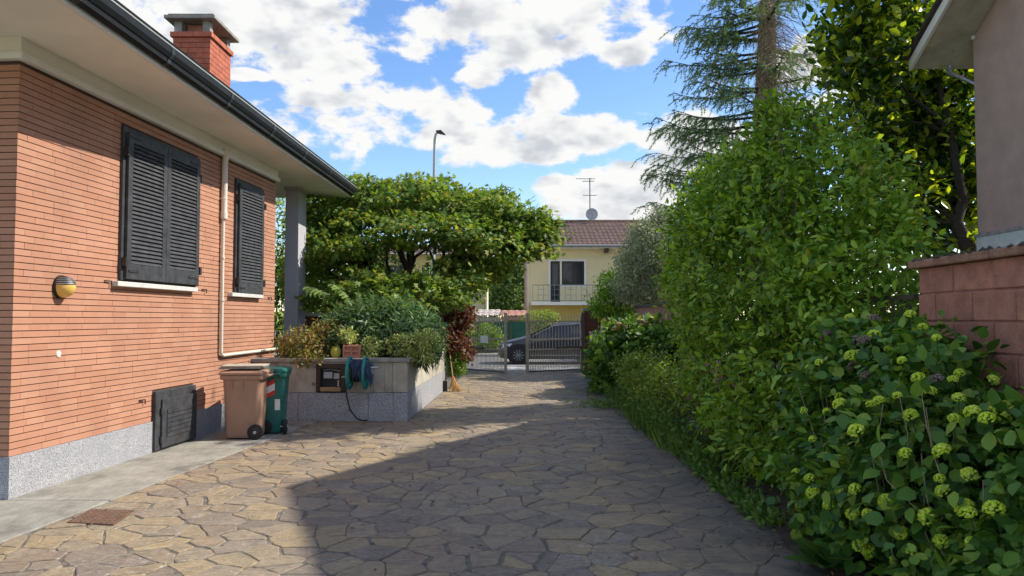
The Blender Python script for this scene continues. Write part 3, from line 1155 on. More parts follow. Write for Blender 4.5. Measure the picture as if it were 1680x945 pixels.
# cellar hatch
y0, y1, z1 = h1a.y, h1b.y, h1a.z
hz0 = 0.03
ht = MB(MW).box(0.0, 0.06, y0, y1, hz0, z1).build('hatch_frame', 'shutter', house, bevel=.004)
hd = MB(MW).box(0.062, 0.085, y0 + .11, y1 - .02, hz0 + .02, z1 - .1)
door = hd.build('hatch_door', 'shutter', house, bevel=.004)
n = 6
for i in range(n):
    a = hz0 + .13 + i * (z1 - hz0 - .36) / n
    MB(MW).box(0.086, 0.094, y0 + .21, y1 - .11, a + .004, a + (z1 - hz0 - .36) / n - .004).build('plank', 'shutter', door, bevel=.002)
for zz in (hz0 + .12, z1 - .24):
    MB(MW).tube([(0.075, y0 + .1, zz - .04), (0.075, y0 + .1, zz + .04)], .013, 8).build('hinge', 'iron', door)

# rainwater pipe: wide upper length, thin lower length, then an elbow along the wall
pa, pb, pc, pd = wall_hit(369, 262, .06), wall_hit(369, 355, .06), wall_hit(368, 583, .05), wall_hit(449, 574, .05)
yv = pa.y
pipe = MB(MW)
pipe.tube([(0.075, yv, Z_TOP + .1), (0.075, yv, Z_TOP - .02), (0.06, yv, Z_TOP - .1), (0.06, yv, pb.z)], .042, 12)
pipe.tube([(0.06, yv, pb.z + .06), (0.06, yv, pb.z - .04)], .048, 12)
dp = pipe.build('downpipe', 'cream_pipe', house, smooth=True)
zc = wall_hit(368, 583, .05).z
MB(MW).tube([(0.05, yv, pb.z), (0.05, yv, zc + .06), (0.05, yv + .012, zc + .018), (0.05, yv + .06, zc), (0.05, S_END + .03, zc + .015)], .024, 10).build('lower_pipe', 'cream_pipe', dp, smooth=True)
for zz in (pb.z - .6, pb.z - 1.2, pb.z + .25):
    MB(MW).tube([(0.055, yv, zz - .012), (0.055, yv, zz + .012)], .05 if zz > pb.z else .031, 10).build('clip', 'cream_pipe', dp)

# white marks and stubs on the brick: shutter catches, round vent cover
for (u, v) in ((175, 461), (333, 475), (441, 488), (231, 656)):
    a = wall_hit(u, v)
    MB(MW).tube([(0.0, a.y - .06, a.z), (0.03, a.y - .06, a.z), (0.035, a.y + .03, a.z), (0.035, a.y + .032, a.z - .05)], .008, 6).build('shutter_catch', 'iron', house)
a = wall_hit(94, 581)
MB(MW).tube([(0.0, a.y, a.z), (0.016, a.y, a.z), (0.022, a.y, a.z)], [.034, .034, .026], 20).build('vent_cover', 'cream_pipe', house)

# wall lamp
a = wall_hit(102, 471, .03)
lamp = thing('wall_lamp', 'small round wall lamp of amber glass under a black ribbed hood', 'lamp', MW @ Vector((0.0, a.y, a.z)))
XL = MW @ Matrix.Translation((0, a.y, a.z))


def dome(rx, ry, rz, z0, z1, x0=0.0, n=16, k=8):
    rings = []
    for i in range(k + 1):
        t = i / k
        zz = z0 + (z1 - z0) * t
        c = math.sqrt(max(0.0, 1 - (zz / rz) ** 2))
        rings.append([(x0 + max(0, math.sin(math.pi * j / n)) * rx * c, math.cos(math.pi * j / n) * ry * c, zz) for j in range(n + 1)])
    return rings


MB(XL).tube([(0.01, 0, 0), (0.035, 0, 0)], .115, 24).build('back_plate', 'plastic_black', lamp)
MB(XL).loft(dome(.12, .10, .105, -.104, .02, .036)).build('glass', 'amber_glass', lamp, smooth=True)
MB(XL).loft(dome(.122, .105, .11, .024, .108, .037)).build('hood', 'plastic_black', lamp, smooth=True)
for i in range(4):
    zz = .03 + i * .018
    c = math.sqrt(1 - (zz / .11) ** 2)
    MB(XL).tube([(.037 + math.sin(math.pi * j / 14) * .125 * c, math.cos(math.pi * j / 14) * .107 * c, zz) for j in range(15)], .004, 5).build('rib', 'steel', lamp)

# porch pillar and low brick pier behind
pp = P(484, 400, 14.3)
pxl, pxr = P(467.5, 400, 14.15).x, P(489.5, 400, 14.15).x
dpt = pxr / ((501 - 840) / FPX) - 14.15
pil = MB().box(pxl, pxr, 14.15, 14.15 + dpt, 0.0, Z_SOF - .06).build('pillar', 'grey_pillar', house, bevel=.01)
MB().box(pxl - .03, pxr + .03, 14.12, 14.18 + dpt, Z_SOF - .06, Z_SOF).build('capital', 'grey_pillar', pil)
pz = P(520, 517, 15.2)
pier = thing('brick_pier', 'low red brick pier with pale stone cap behind the porch pillar', 'pier', (pz.x, 15.2, 0))
m = MB()
for r in range(25):
    m.box(pz.x - .28, pz.x + .28, 15.2 - (r % 2) * .002, 15.7, r * .066, r * .066 + .058, rnd=(r * .37) % 1 + 1e-4)
m.build('shaft', 'pillar_brick', pier)
MB().box(pz.x - .33, pz.x + .33, 15.15, 15.75, 1.652, 1.72).build('cap', 'sill_stone', pier, bevel=.01)

# ================================================================ neighbour's house on the right
XW, YC = 7.91, 12.5           # gable wall plane, far corner
XR = 7.15                     # rake overhang plane
YE, ZE = 13.1, 6.08
YR, ZR = 8.95, 8.54
YN = -1.0
nb = thing('neighbour_house', 'mauve rendered neighbour house with pale gable overhang behind the block wall', 'house', (XW, YC, 0))
SL = (ZR - ZE) / (YE - YR)
SN = 0.34
gab = [(YC, -.05), (YC, ZE + SL * (YE - YC) - .02), (YR, ZR - .02), (YN, ZR - .02 - SN * (YR - YN)), (YN, -.05)]
MB().loft([[(XW, y, z) for y, z in gab][::-1], [(XW + 8, y, z) for y, z in gab][::-1]]).build('wall', 'mauve_render', nb)
zt_ = P(1618, 386, YC).z
MB().box(XW - .035, XW + 8, YN - .1, YC + .035, zt_ - .035, zt_ + .02).build('ledge', 'coping', nb)
tiles = 20
for i in range(tiles):
    y1 = YC + .02 - i * .6
    MB().box(XW - .02, XW + .3, y1 - .594, y1, zt_ - .75, zt_ - .037).build('marble_tile', 'marble', nb)
MB().box(XW + .31, XW + 8, YC - .2, YC + .02, zt_ - .75, zt_ - .037).build('marble_band', 'marble', nb)
th = .16


def slab(x0, x1, off0, off1, name, mt):
    pts0 = [(YE, ZE + off0), (YR, ZR + off0), (YN - .8, ZR + off0 - SN * (YR - YN + .8)),
            (YN - .8, ZR + off1 - SN * (YR - YN + .8)), (YR, ZR + off1), (YE, ZE + off1)]
    o = MB()
    o.add([(x0, y, z) for y, z in pts0] + [(x1, y, z) for y, z in pts0],
          [(0, 1, 4, 5), (1, 2, 3, 4), (11, 10, 7, 6), (10, 9, 8, 7), (0, 6, 7, 1), (1, 7, 8, 2), (3, 9, 10, 4), (4, 10, 11, 5), (0, 5, 11, 6), (2, 8, 9, 3)])
    return o.build(name, mt, nb)


slab(XR, XW + 8.5, 0.0, 0.10, 'soffit', 'soffit_stain')
slab(XR - .025, XR + .03, -0.03, 0.15, 'fascia', 'white_paint')
slab(XR - .10, XW + 8.5, 0.152, 0.23, 'roof', 'roof_dark')
MB().box(XW - .03, XW + .05, YC - .05, YC, ZE + .3, ZE + .36).build('moulding', 'white_paint', nb)
px = P(1600, 120, YC + .45)
MB().tube([(XW - .1, YE - .1, ZE + .02), (XW - .1, YE - .12, ZE - .12), (XW + .1, YC + .08, ZE - .45), (XW + .1, YC + .08, 0)], .045, 10).build('downpipe', 'steel', nb, smooth=True)

# ================================================================ block wall on the right boundary
BX0, BY0 = 3.0, 4.33
KB = 0.0255


def bx(y):
    return BX0 + KB * (y - BY0)


bw = thing('block_wall', 'rough red concrete block wall with mossy cap beside the hydrangea', 'wall', (bx(3), 3, 0))
YB0, YB1 = 1.2, 5.5
HB = 2.06


def along(y0, y1, z0, z1, d0, d1, mb, rnd=0.0):
    """box on the boundary line, d = offset from the visible face (positive to the right)"""
    return mb.hexa([(bx(y0) + d0, y0, z0), (bx(y0) + d1, y0, z0), (bx(y1) + d1, y1, z0), (bx(y1) + d0, y1, z0), (bx(y0) + d0, y0, z1), (bx(y0) + d1, y0, z1), (bx(y1) + d1, y1, z1), (bx(y1) + d0, y1, z1)], rnd)


along(YB0, YB1 - .02, -.05, HB - .09, .012, .2, MB()).build('core', 'block_mortar', bw)
rng = random.Random(9)
for r in range(11):
    zb = -.02 + r * .2
    if zb + .03 > HB - .09:
        break
    y = YB1 - (0 if r % 2 else .22)
    if r % 2 == 0:
        along(YB1 - .216, YB1, zb + .008, min(zb + .195, HB - .09), rng.uniform(-.006, .004), .205, MB()).build('block', 'red_block', bw, bevel=.008)
    while y > 2.2:
        along(y - .432, y, zb + .008, min(zb + .195, HB - .09), rng.uniform(-.006, .004), .205, MB()).build('block', 'red_block', bw, bevel=.008)
        y -= .44
capm = bpy.data.objects.new('cap', None)
y = YB1 + .06
while y > 2.0:
    along(y - .985, y, HB - .088, HB - .03, -.055, .26, MB()).build('cap_slab', 'block_cap', bw, bevel=.012)
    y -= .99
bpy.data.objects.remove(capm)
ms = MB()
for i in range(420):
    yy = rng.uniform(2.4, YB1 + .03)
    dx = rng.uniform(-.05, .24)
    s = rng.uniform(.012, .035)
    p = Vector((bx(yy) + dx, yy, HB - .032))
    n = 6
    ring = [(p.x + s * math.cos(k * 6.283 / n) * rng.uniform(.7, 1.3), p.y + s * math.sin(k * 6.283 / n) * rng.uniform(.7, 1.3), p.z) for k in range(n)]
    ms.add(ring + [(p.x, p.y, p.z + s * rng.uniform(.5, .9))], [(k, (k + 1) % n, n) for k in range(n)])
mo = ms.build('moss', 'moss', bw)
mo['kind'] = 'stuff'

# railing wall behind the hedge and the pinkish wall by the gate
lw = thing('railing_wall', 'low red wall with thin dark railings behind the tall hedge', 'wall', (bx(9), 9, 0))
along(5.7, 13.9, -.05, .9, .0, .16, MB()).build('base_wall', 'pink_wall', lw)
along(5.7, 13.9, 1.75, 1.79, .06, .1, MB()).build('rail', 'gate_dark', lw)
b0 = None
for i in range(60):
    yy = 5.8 + i * .135
    if b0 is None:
        b0 = MB().box(bx(yy) + .072, bx(yy) + .088, yy - .008, yy + .008, .9, 1.75).build('bar', 'gate_dark', lw)
    else:
        c = b0.copy()
        COL.objects.link(c)
        c.parent = lw
        c.location = b0.location + Vector((KB * i * .135, i * .135, 0))
pw = thing('garden_wall', 'pinkish rendered garden wall with thin dark coping near the gate', 'wall', (bx(17), 17, 0))
along(13.95, 20.3, -.05, 1.9, .0, .18, MB()).build('wall', 'pink_wall', pw)
along(13.92, 20.33, 1.9, 1.96, -.05, .23, MB()).build('coping', 'roof_dark', pw)
along(18.0, 18.7, 1.15, 1.75, -.012, .02, MB()).build('panel', 'meter_grey', pw)

# flower bed along the right edge
bed = MB()
nx, ny = 8, 90
vs, fs = [], []
for j in range(ny + 1):
    y = 2 + (22.6 - 2) * j / ny
    for i in range(nx + 1):
        r = DRIVE_R + (max(0, y - 11.6) * .04)
        x = r + (3.35 - r) * i / nx
        zz = .012 + .05 * min(1, i / 2) + (random.random() - .5) * .03 * (1 if i else 0.3)
        vs.append((x + (random.random() - .5) * (.09 if i == 0 else 0.02), y, zz))
for j in range(ny):
    for i in range(nx):
        a = j * (nx + 1) + i
        fs.append((a, a + 1, a + nx + 2, a + nx + 1))
bo = bed.add(vs, fs).build('flower_bed', 'soil', None, smooth=True)
structure(bo)

# ================================================================ raised planter
ZP = 0.98
ZG = 0.44
pln = thing('raised_planter', 'raised stone planter with speckled granite base and stained render top', 'planter', (PL_C.x, PL_C.y, 0))
fx0, fx1, fy = -4.25, PL_C.x, PL_C.y
kf = (PL_F.x - PL_C.x) / (PL_F.y - PL_C.y)


def sx(y):
    return PL_C.x + kf * (y - PL_C.y)


def lform(d, z0, z1, mb, y_end=PL_F.y, thick=.3):
    """L-shaped band: front run and side run, pushed out by d"""
    mb.hexa([(fx0, fy - d, z0), (fx1 + d, fy - d, z0), (fx1 + d - .0, fy + thick, z0), (fx0, fy + thick, z0), (fx0, fy - d, z1), (fx1 + d, fy - d, z1), (fx1 + d, fy + thick, z1), (fx0, fy + thick, z1)])
    y0 = fy + thick
    mb.hexa([(sx(y0) - thick, y0, z0), (fx1 + d, y0, z0), (sx(y_end) + d, y_end, z0), (sx(y_end) - thick, y_end, z0),
             (sx(y0) - thick, y0, z1), (fx1 + d, y0, z1), (sx(y_end) + d, y_end, z1), (sx(y_end) - thick, y_end, z1)])
    return mb


lform(-.09, -.05, ZP - .06, MB()).build('core', 'brick_mortar', pln)
# granite slabs of the base
xs = [fx0, -3.35, -2.25, fx1 - .22]
for a, b in zip(xs[:-1], xs[1:]):
    MB().box(a + .002, b - .002, fy, fy + .1, -.04, ZG).build('granite_slab', 'granite', pln, bevel=.003)
MB().box(fx1 - .218, fx1 + .004, fy - .008, fy + .22, -.04, ZG).build('granite_slab', 'granite', pln, bevel=.004)
ysd = [fy + .223, fy + 1.9, fy + 3.5, PL_F.y]
for a, b in zip(ysd[:-1], ysd[1:]):
    MB().hexa([(sx(a) - .1, a + .002, -.04), (sx(a), a + .002, -.04), (sx(b), b - .002, -.04), (sx(b) - .1, b - .002, -.04),
               (sx(a) - .1, a + .002, ZG), (sx(a), a + .002, ZG), (sx(b), b - .002, ZG), (sx(b) - .1, b - .002, ZG)]).build('granite_slab', 'granite', pln, bevel=.003)
# rendered upper panels
mx0, mx1 = P(519, 600, fy).x, P(567, 600, fy).x
mz1, mz0 = P(540, 597, fy).z, P(540, 642, fy).z
xs = [fx0, mx0, mx1, -2.0, fx1 - .24]
for i, (a, b) in enumerate(zip(xs[:-1], xs[1:])):
    if i == 1:
        MB().box(a, b, fy + .006, fy + .1, mz1, ZP - .06).build('render_panel', 'planter_render', pln)
        continue
    MB().box(a + .001, b - .001, fy + .006, fy + .1, ZG + .006, ZP - .06).build('render_panel', 'planter_render', pln, bevel=.002)
MB().box(fx1 - .238, fx1, fy - .003, fy + .222, ZG + .005, ZP - .06).build('corner_block', 'planter_render', pln, bevel=.012)
for a, b in zip(ysd[:-1], ysd[1:]):
    MB().hexa([(sx(a) - .1, a + .001, ZG + .006), (sx(a) - .006, a + .001, ZG + .006), (sx(b) - .006, b - .001, ZG + .006), (sx(b) - .1, b - .001, ZG + .006),
               (sx(a) - .1, a + .001, ZP - .06), (sx(a) - .006, a + .001, ZP - .06), (sx(b) - .006, b - .001, ZP - .06), (sx(b) - .1, b - .001, ZP - .06)]).build('render_panel', 'planter_render', pln, bevel=.002)
# coping
for a, b in ((fx0, -3.2), (-3.195, -2.35), (-2.345, fx1 + .035)):
    MB().box(a, b, fy - .045, fy + .3, ZP - .058, ZP).build('coping_slab', 'coping', pln, bevel=.01)
for a, b in ((fy + .303, fy + 2.0), (fy + 2.005, fy + 3.7), (fy + 3.705, PL_F.y + .03)):
    MB().hexa([(sx(a) - .3, a, ZP - .058), (sx(a) + .035, a, ZP - .058), (sx(b) + .035, b, ZP - .058), (sx(b) - .3, b, ZP - .058),
               (sx(a) - .3, a, ZP), (sx(a) + .035, a, ZP), (sx(b) + .035, b, ZP), (sx(b) - .3, b, ZP)]).build('coping_slab', 'coping', pln, bevel=.01)
MB().hexa([(-4.2, fy + .3, -.04), (sx(fy + .3) - .3, fy + .3, -.04), (sx(PL_F.y) - .3, PL_F.y, -.04), (-4.2, PL_F.y, -.04),
           (-4.2, fy + .3, ZP - .1), (sx(fy + .3) - .3, fy + .3, ZP - .1), (sx(PL_F.y) - .3, PL_F.y, ZP - .1), (-4.2, PL_F.y, ZP - .1)]).build('soil', 'soil', pln)

# meter niche in the planter front
mt = thing('meter_cabinet', 'dark framed glazed meter cabinet set into the planter front', 'cabinet', (mx0, fy, mz0))
fwid = .07
fr = MB()
fr.box(mx0, mx0 + fwid, fy - .02, fy + .07, mz0, mz1).box(mx1 - fwid, mx1, fy - .02, fy + .07, mz0, mz1)
fr.box(mx0 + fwid, mx1 - fwid, fy - .0195, fy + .07, mz1 - fwid, mz1)
fr.build('frame', 'meter_frame', mt, bevel=.004)
MB().box(mx0 + fwid, mx1 - fwid, fy - .025, fy + .07, mz0, mz0 + .065).build('bottom_board', 'wood', mt, bevel=.004)
MB().box(mx0 + fwid, mx1 - fwid, fy + .068, fy + .075, mz0 + .066, mz1 - fwid).build('back', 'plastic_black', mt)
mw_ = mx1 - mx0 - 2 * fwid
MB().box(mx0 + fwid + .04, mx0 + fwid + mw_ * .55, fy + .02, fy + .066, mz0 + .2, mz0 + .3).build('meter', 'meter_grey', mt, bevel=.005)
MB().box(mx0 + fwid + mw_ * .62, mx0 + fwid + mw_ * .9, fy + .03, fy + .066, mz0 + .19, mz0 + .28).build('meter', 'meter_grey', mt, bevel=.005)
MB().tube([(mx0 + fwid + .03, fy + .04, mz0 + .33), (mx0 + fwid + mw_ * .5, fy + .035, mz0 + .345), (mx1 - fwid - .02, fy + .04, mz0 + .31)], .012, 6).build('pipe', 'steel', mt)
for i in range(3):
    MB().box(mx1 - fwid - .06, mx1 - fwid - .04, fy + .03, fy + .064, mz0 + .08 + i * .032, mz0 + .1 + i * .032).build('switch', 'label_white', mt)
for k in (0, 1):
    MB().tube([(mx0 - .07 + 0, fy, mz0 + .1 + k * .03), (mx0 - .01, fy - .02, mz0 + .1 + k * .03)], .006, 5).build('bolt', 'iron', mt)

# hose reel on the wall with a dark cloth over it
ra, rb = P(577, 612, fy - .12), P(596, 612, fy - .12)
hr = thing('hose_reel', 'teal plastic hose reel with grey bar fixed to the planter front', 'hose reel', (ra.x, fy, ra.z))


def disc_ring(mb, c, r, w, n=20):
    pts = [(c[0], c[1] + math.cos(k * 2 * math.pi / n) * r, c[2] + math.sin(k * 2 * math.pi / n) * r) for k in range(n + 1)]
    mb.tube(pts, w, 6, cap=False)
    for k in range(6):
        a = k * math.pi / 3
        mb.tube([(c[0], c[1], c[2]), (c[0], c[1] + math.cos(a) * r, c[2] + math.sin(a) * r)], w * .8, 5)
    return mb


xc1, xc2 = P(574, 612, fy - .22).x, P(600, 612, fy - .22).x
zc_ = P(585, 612, fy - .22).z
for xx in (xc1, xc2):
    disc_ring(MB(), (xx, fy - .22, zc_), .24, .024).build('flange', 'teal_plastic', hr, smooth=True)
MB().tube([(xc1 + .01, fy - .22, zc_), (xc2 - .01, fy - .22, zc_)], .1, 14).build('drum', 'hose', hr, smooth=True)
coil = MB()
nn = 5
for i in range(nn):
    xx = xc1 + .03 + (xc2 - xc1 - .06) * i / (nn - 1)
    coil.tube([(xx, fy - .22 + math.cos(k * .35) * .125, zc_ + math.sin(k * .35) * .125) for k in range(19)], .016, 6, cap=False)
coil.build('hose_coil', 'hose', hr, smooth=True)
MB().tube([(xc1 - .12, fy - .25, zc_ - .06), (xc2 + .06, fy - .25, zc_ - .055)], .014, 8).build('bar', 'steel', hr, smooth=True)
MB().tube([(xc2 + .02, fy - .24, zc_ + .08), (xc2 + .2, fy - .24, zc_ + .085)], .02, 8).build('crank_handle', 'steel', hr, smooth=True)
q = .02
MB().tube([(xc1 + .03, fy - .03, zc_ - .08), (xc1 + .06, fy - .09, zc_ - .27), (xc1 + .1, fy - .1, zc_ - .31), (xc2 + .06, fy - .1, zc_ - .31), (xc2 + .09, fy - .09, zc_ - .27), (xc2 + .08, fy - .02, zc_ - .02)], .012, 7).build('stand_frame', 'coping', hr, smooth=True)
MB().box(xc1 + .02, xc2 - .02, fy - .1, fy - .004, zc_ - .03, zc_ + .03).build('bracket', 'teal_plastic', hr, bevel=.006)
# loose hose falling to the ground
hx = P(568, 622, fy - .2).x
tag(MB().tube([(hx + .02, fy - .2, zc_ - .02), (hx, fy - .22, zc_ - .2), (hx + .01, fy - .2, .4), (hx + .05, fy - .15, .2), (hx + .14, fy - .1, .06), (hx + .22, fy - .06, .02), (hx + .3, fy - .03, .02)], .012, 8).build('garden_hose', 'hose', None, smooth=True),
    'thin dark green hose hanging from the reel down to the paving', 'hose')
# draped navy cloth
cl = MB()
nu, nv = 14, 12
vs, fs = [], []
for j in range(nv + 1):
    for i in range(nu + 1):
        a, b = i / nu, j / nv
        x = xc1 + .05 + a * .30 + math.sin(b * 9 + a * 7) * .025
        ang = -0.5 + b * 2.3
        rr = .15 + .02 * math.sin(a * 23 + b * 4) + .012 * math.sin(a * 11 - b * 17)
        y = fy - .22 - math.sin(ang) * rr * (1 - .25 * a)
        zz = zc_ + math.cos(ang) * rr + .04 - .10 * a * a - max(0, b - .5) * (.12 + .1 * math.sin(a * 14))
        vs.append((x, y, zz))
for j in range(nv):
    for i in range(nu):
        k = j * (nu + 1) + i
        fs.append((k, k + 1, k + nu + 2, k + nu + 1))
co = cl.add(vs, fs).build('cloth', 'navy_cloth', None, smooth=True)
sm = co.modifiers.new('thick', 'SOLIDIFY')
sm.thickness = .008
tag(co, 'crumpled dark navy cloth draped over the hose reel', 'cloth')

# terracotta block and round yellow pot on the planter
ta, tb = P(563, 582, fy + .2), P(592, 566, fy + .2)
tbk = thing('terracotta_block', 'pierced pink terracotta block standing on the planter edge', 'block', (ta.x, fy + .2, ZP))
hh = .20
w_ = tb.x - ta.x
MB().box(ta.x, tb.x, fy + .16, fy + .19, ZP, ZP + .03).box(ta.x, tb.x, fy + .16, fy + .19, ZP + hh - .03, ZP + hh).box(ta.x, ta.x + .03, fy + .16, fy + .1899, ZP + .03, ZP + hh - .03).box(tb.x - .03, tb.x, fy + .16, fy + .1899, ZP + .03, ZP + hh - .03).box(ta.x + w_ / 2 - .015, ta.x + w_ / 2 + .015, fy + .16, fy + .1898, ZP + .03, ZP + hh - .03).box(ta.x + .03, tb.x - .03, fy + .161, fy + .189, ZP + hh / 2 - .012, ZP + hh / 2 + .012).build('grid', 'terracotta', tbk, bevel=.004)
MB().box(ta.x + .005, tb.x - .005, fy + .19, fy + .34, ZP, ZP + hh).build('body', 'terracotta', tbk, bevel=.004)
py = P(551, 577, fy + .22)
rings = []
for r_, z_ in ((.05, 0), (.075, .03), (.088, .08), (.082, .13), (.06, .165), (.066, .18), (.05, .18), (.045, .1)):
    rings.append([(py.x + r_ * math.cos(k * math.pi / 9), fy + .22 + r_ * math.sin(k * math.pi / 9), ZP + z_) for k in range(18)])
tag(MB().loft(rings).build('flower_pot', 'pot_yellow', None, smooth=True), 'round yellow green glazed pot on the planter edge', 'pot')

# broom and dustpan brush leaning on the planter's far end
bt, bb = P(737, 574, 16.75), G(746, 643)
br = thing('broom', 'straw broom with orange bristles leaning on the far planter end', 'broom', bb)
mid = bb.lerp(bt, .30)
MB().tube([mid, bt], .014, 8).build('handle', 'wood', br, smooth=True)
mm = MB()
rng = random.Random(21)
for i in range(90):
    a = rng.random()
    e = bb + Vector((rng.uniform(-.13, .17), rng.uniform(-.05, .05), .01 + rng.uniform(0, .03)))
    s0 = mid + Vector((rng.uniform(-.025, .025), rng.uniform(-.02, .02), rng.uniform(-.02, .04)))
    mm.tube([s0, s0.lerp(e, .5) + Vector((rng.uniform(-.01, .01), 0, .0)), e], [.004, .005, .003], 4, rnd=a)
mm.build('bristles', 'straw', br)
MB().tube([mid + (bt - mid) * -.02, mid + (bt - mid) * .07], .03, 10).build('binding', 'label_red', br, smooth=True)
b2, t2 = G(729.5, 643), P(733, 600, 16.55)
sp = thing('hand_shovel', 'narrow black shovel standing beside the straw broom', 'shovel', b2)
MB().tube([b2 + Vector((0, 0, .2)), t2], .012, 7).build('handle', 'plastic_black', sp)
MB().hexa([b2 + Vector(p) for p in ((-.06, -.02, 0.01), (.06, -.02, 0.01), (.06, .0, 0.01), (-.06, .0, 0.01), (-.05, .02, .24), (.05, .02, .24), (.05, .04, .24), (-.05, .04, .24))]).build('blade', 'plastic_black', sp)

# ================================================================ wheelie bins


def rrect(cx, cy, wx, wy, r, z, n=4):
    pts = []
    for (sx_, sy_, a0) in ((1, 1, 0), (-1, 1, 90), (-1, -1, 180), (1, -1, 270)):
        for k in range(n + 1):
            a = rad(a0 + 90 * k / n)
            pts.append((cx + sx_ * (wx / 2 - r) + r * math.cos(a), cy + sy_ * (wy / 2 - r) + r * math.sin(a), z))
    return pts


def wheelie_bin(name, label, loc, rotz, paint, lid_open=0.0):
    """local: +x is the wheel (back) side, body 0.55 deep, 0.48 wide, 0.93 high"""
    t = thing(name, label, 'bin', loc, 'wheelie bins by the brick wall')
    X = Matrix.Translation(loc) @ Matrix.Rotation(rotz, 4, 'Z')
    H = .84
    body = MB(X)
    body.loft([rrect(0.0, 0, .40, .37, .05, .02), rrect(0.0, 0, .42, .385, .055, .05), rrect(.0, 0, .455, .42, .06, .45), rrect(-.005, 0, .49, .455, .06, H - .06), rrect(-.005, 0, .495, .46, .06, H - .05)])
    body.build('body', paint, t, smooth=True)
    MB(X).loft([rrect(-.005, 0, .50, .465, .06, H - .06), rrect(-.005, 0, .555, .49, .05, H - .05), rrect(-.005, 0, .56, .495, .05, H), rrect(-.005, 0, .53, .47, .05, H + .005)]).build('rim', paint, t, smooth=True)
    for yy in (-.12, .0, .12):
        MB(X).box(-.262, -.235, yy - .008, yy + .008, H - .17, H - .055).build('rib', paint, t)
    for xx in (-.12, .02):
        MB(X).box(xx - .007, xx + .007, -.236, -.215, H - .17, H - .055).build('rib', paint, t)
    MB(X).tube([(.27, -.17, H - .04), (.32, -.17, H - .01), (.32, .17, H - .01), (.27, .17, H - .04)], .014, 8).build('handle', paint, t, smooth=True)
    # lid: shallow dome with turned-down rim, hinged at the back
    XH = X @ Matrix.Translation((.27, 0, H + .02)) @ Matrix.Rotation(lid_open, 4, 'Y') @ Matrix.Translation((-.27, 0, -H - .02))
    lid = MB(XH).loft([rrect(-.01, 0, .575, .51, .05, H + .008), rrect(-.01, 0, .58, .515, .05, H + .035), rrect(-.005, 0, .54, .47, .05, H + .058), rrect(0, 0, .3, .26, .06, H + .075)]).build('lid', paint, t, smooth=True)
    for yy in (-.16, .16):
        MB(X).box(.255, .31, yy - .03, yy + .03, H - .02, H + .045).build('hinge', paint, t, bevel=.006)
    MB(X).tube([(.19, -.25, .1), (.19, .25, .1)], .012, 8).build('axle', 'steel', t)
    for s in (-1, 1):
        yc = s * .235
        wh = MB(X).tube([(.19, yc - .025, .1), (.19, yc - .02, .1), (.19, yc + .02, .1), (.19, yc + .025, .1)], [.085, .1, .1, .085], 24).build('wheel', 'rubber', t, smooth=True)
        rim = MB(X)
        rim.tube([(.19, yc + s * .0255, .1), (.19, yc + s * .030, .1)], [.062, .056], 20)
        rim.build('rim_disc', 'plastic_black', wh, smooth=True)
        MB(X).tube([(.19, yc + s * .029, .1), (.19, yc + s * .04, .1)], .02, 12).build('hub_cap', 'meter_grey', wh, smooth=True)
    return t, X, H


bl = G(392, 722, .014)
brown, XB, HB_ = wheelie_bin('wheelie_bin', 'brown wheelie bin standing by the wall hatch with boards on its lid', (bl.x, bl.y + .24, .014), rad(4), 'bin_brown')
MB(XB).box(-.247, -.236, -.03, .03, .45, .58).build('sticker', 'label_white', brown)
gl = G(437, 713, .014)
green, XG, HG = wheelie_bin('wheelie_bin', 'green wheelie bin with red and white striped sticker beside the brown one', (gl.x - .03, gl.y + .24, .014), rad(-82), 'bin_green')
# stickers on the face turned to the driveway (local -y side is +... use the camera-facing side)


def sticker(X, parent, y0, y1, z0, z1, mt, xoff, name='sticker', slant=0.0):
    def px_(z):
        # body surface on the +x side
        return (.2 + (.245 - .2) * min(1, max(0, (z - .02) / .76))) + xoff
    MB(X).add([(px_(z0), y0, z0), (px_(z0), y1, z0 + slant), (px_(z1), y1, z1 + slant), (px_(z1), y0, z1)], [(0, 1, 2, 3)]).build(name, mt, parent)


for k, (a, b, mtn) in enumerate(((.50, .56, 'label_red'), (.56, .65, 'label_white'), (.65, .71, 'label_red'))):
    sticker(XG, green, .0, .10, a, b, mtn, .008, 'stripe', .05)
sticker(XG, green, .10, .17, .33, .48, 'label_white', .0095)
# flat boards lying on the brown lid
for k in range(2):
    z0 = .014 + .925 + k * .024
    MBx = MB(Matrix.Translation((bl.x - .02 + .02 * k, bl.y + .24, 0)) @ Matrix.Rotation(rad(3 + 4 * k), 4, 'Z'))
    MBx.box(-.28, .26, -.22, .2, z0, z0 + .014)
    MBx.box(-.283, .263, -.223, .203, z0 + .0141, z0 + .021)
    o = MBx.build('flat_board', 'board' if k else 'coping', None, bevel=.003)
    tag(o, ('lower grey flat board lying on the brown bin lid', 'upper pale flat board stacked on top of the brown bin')[k], 'board')

# ================================================================ entrance gate


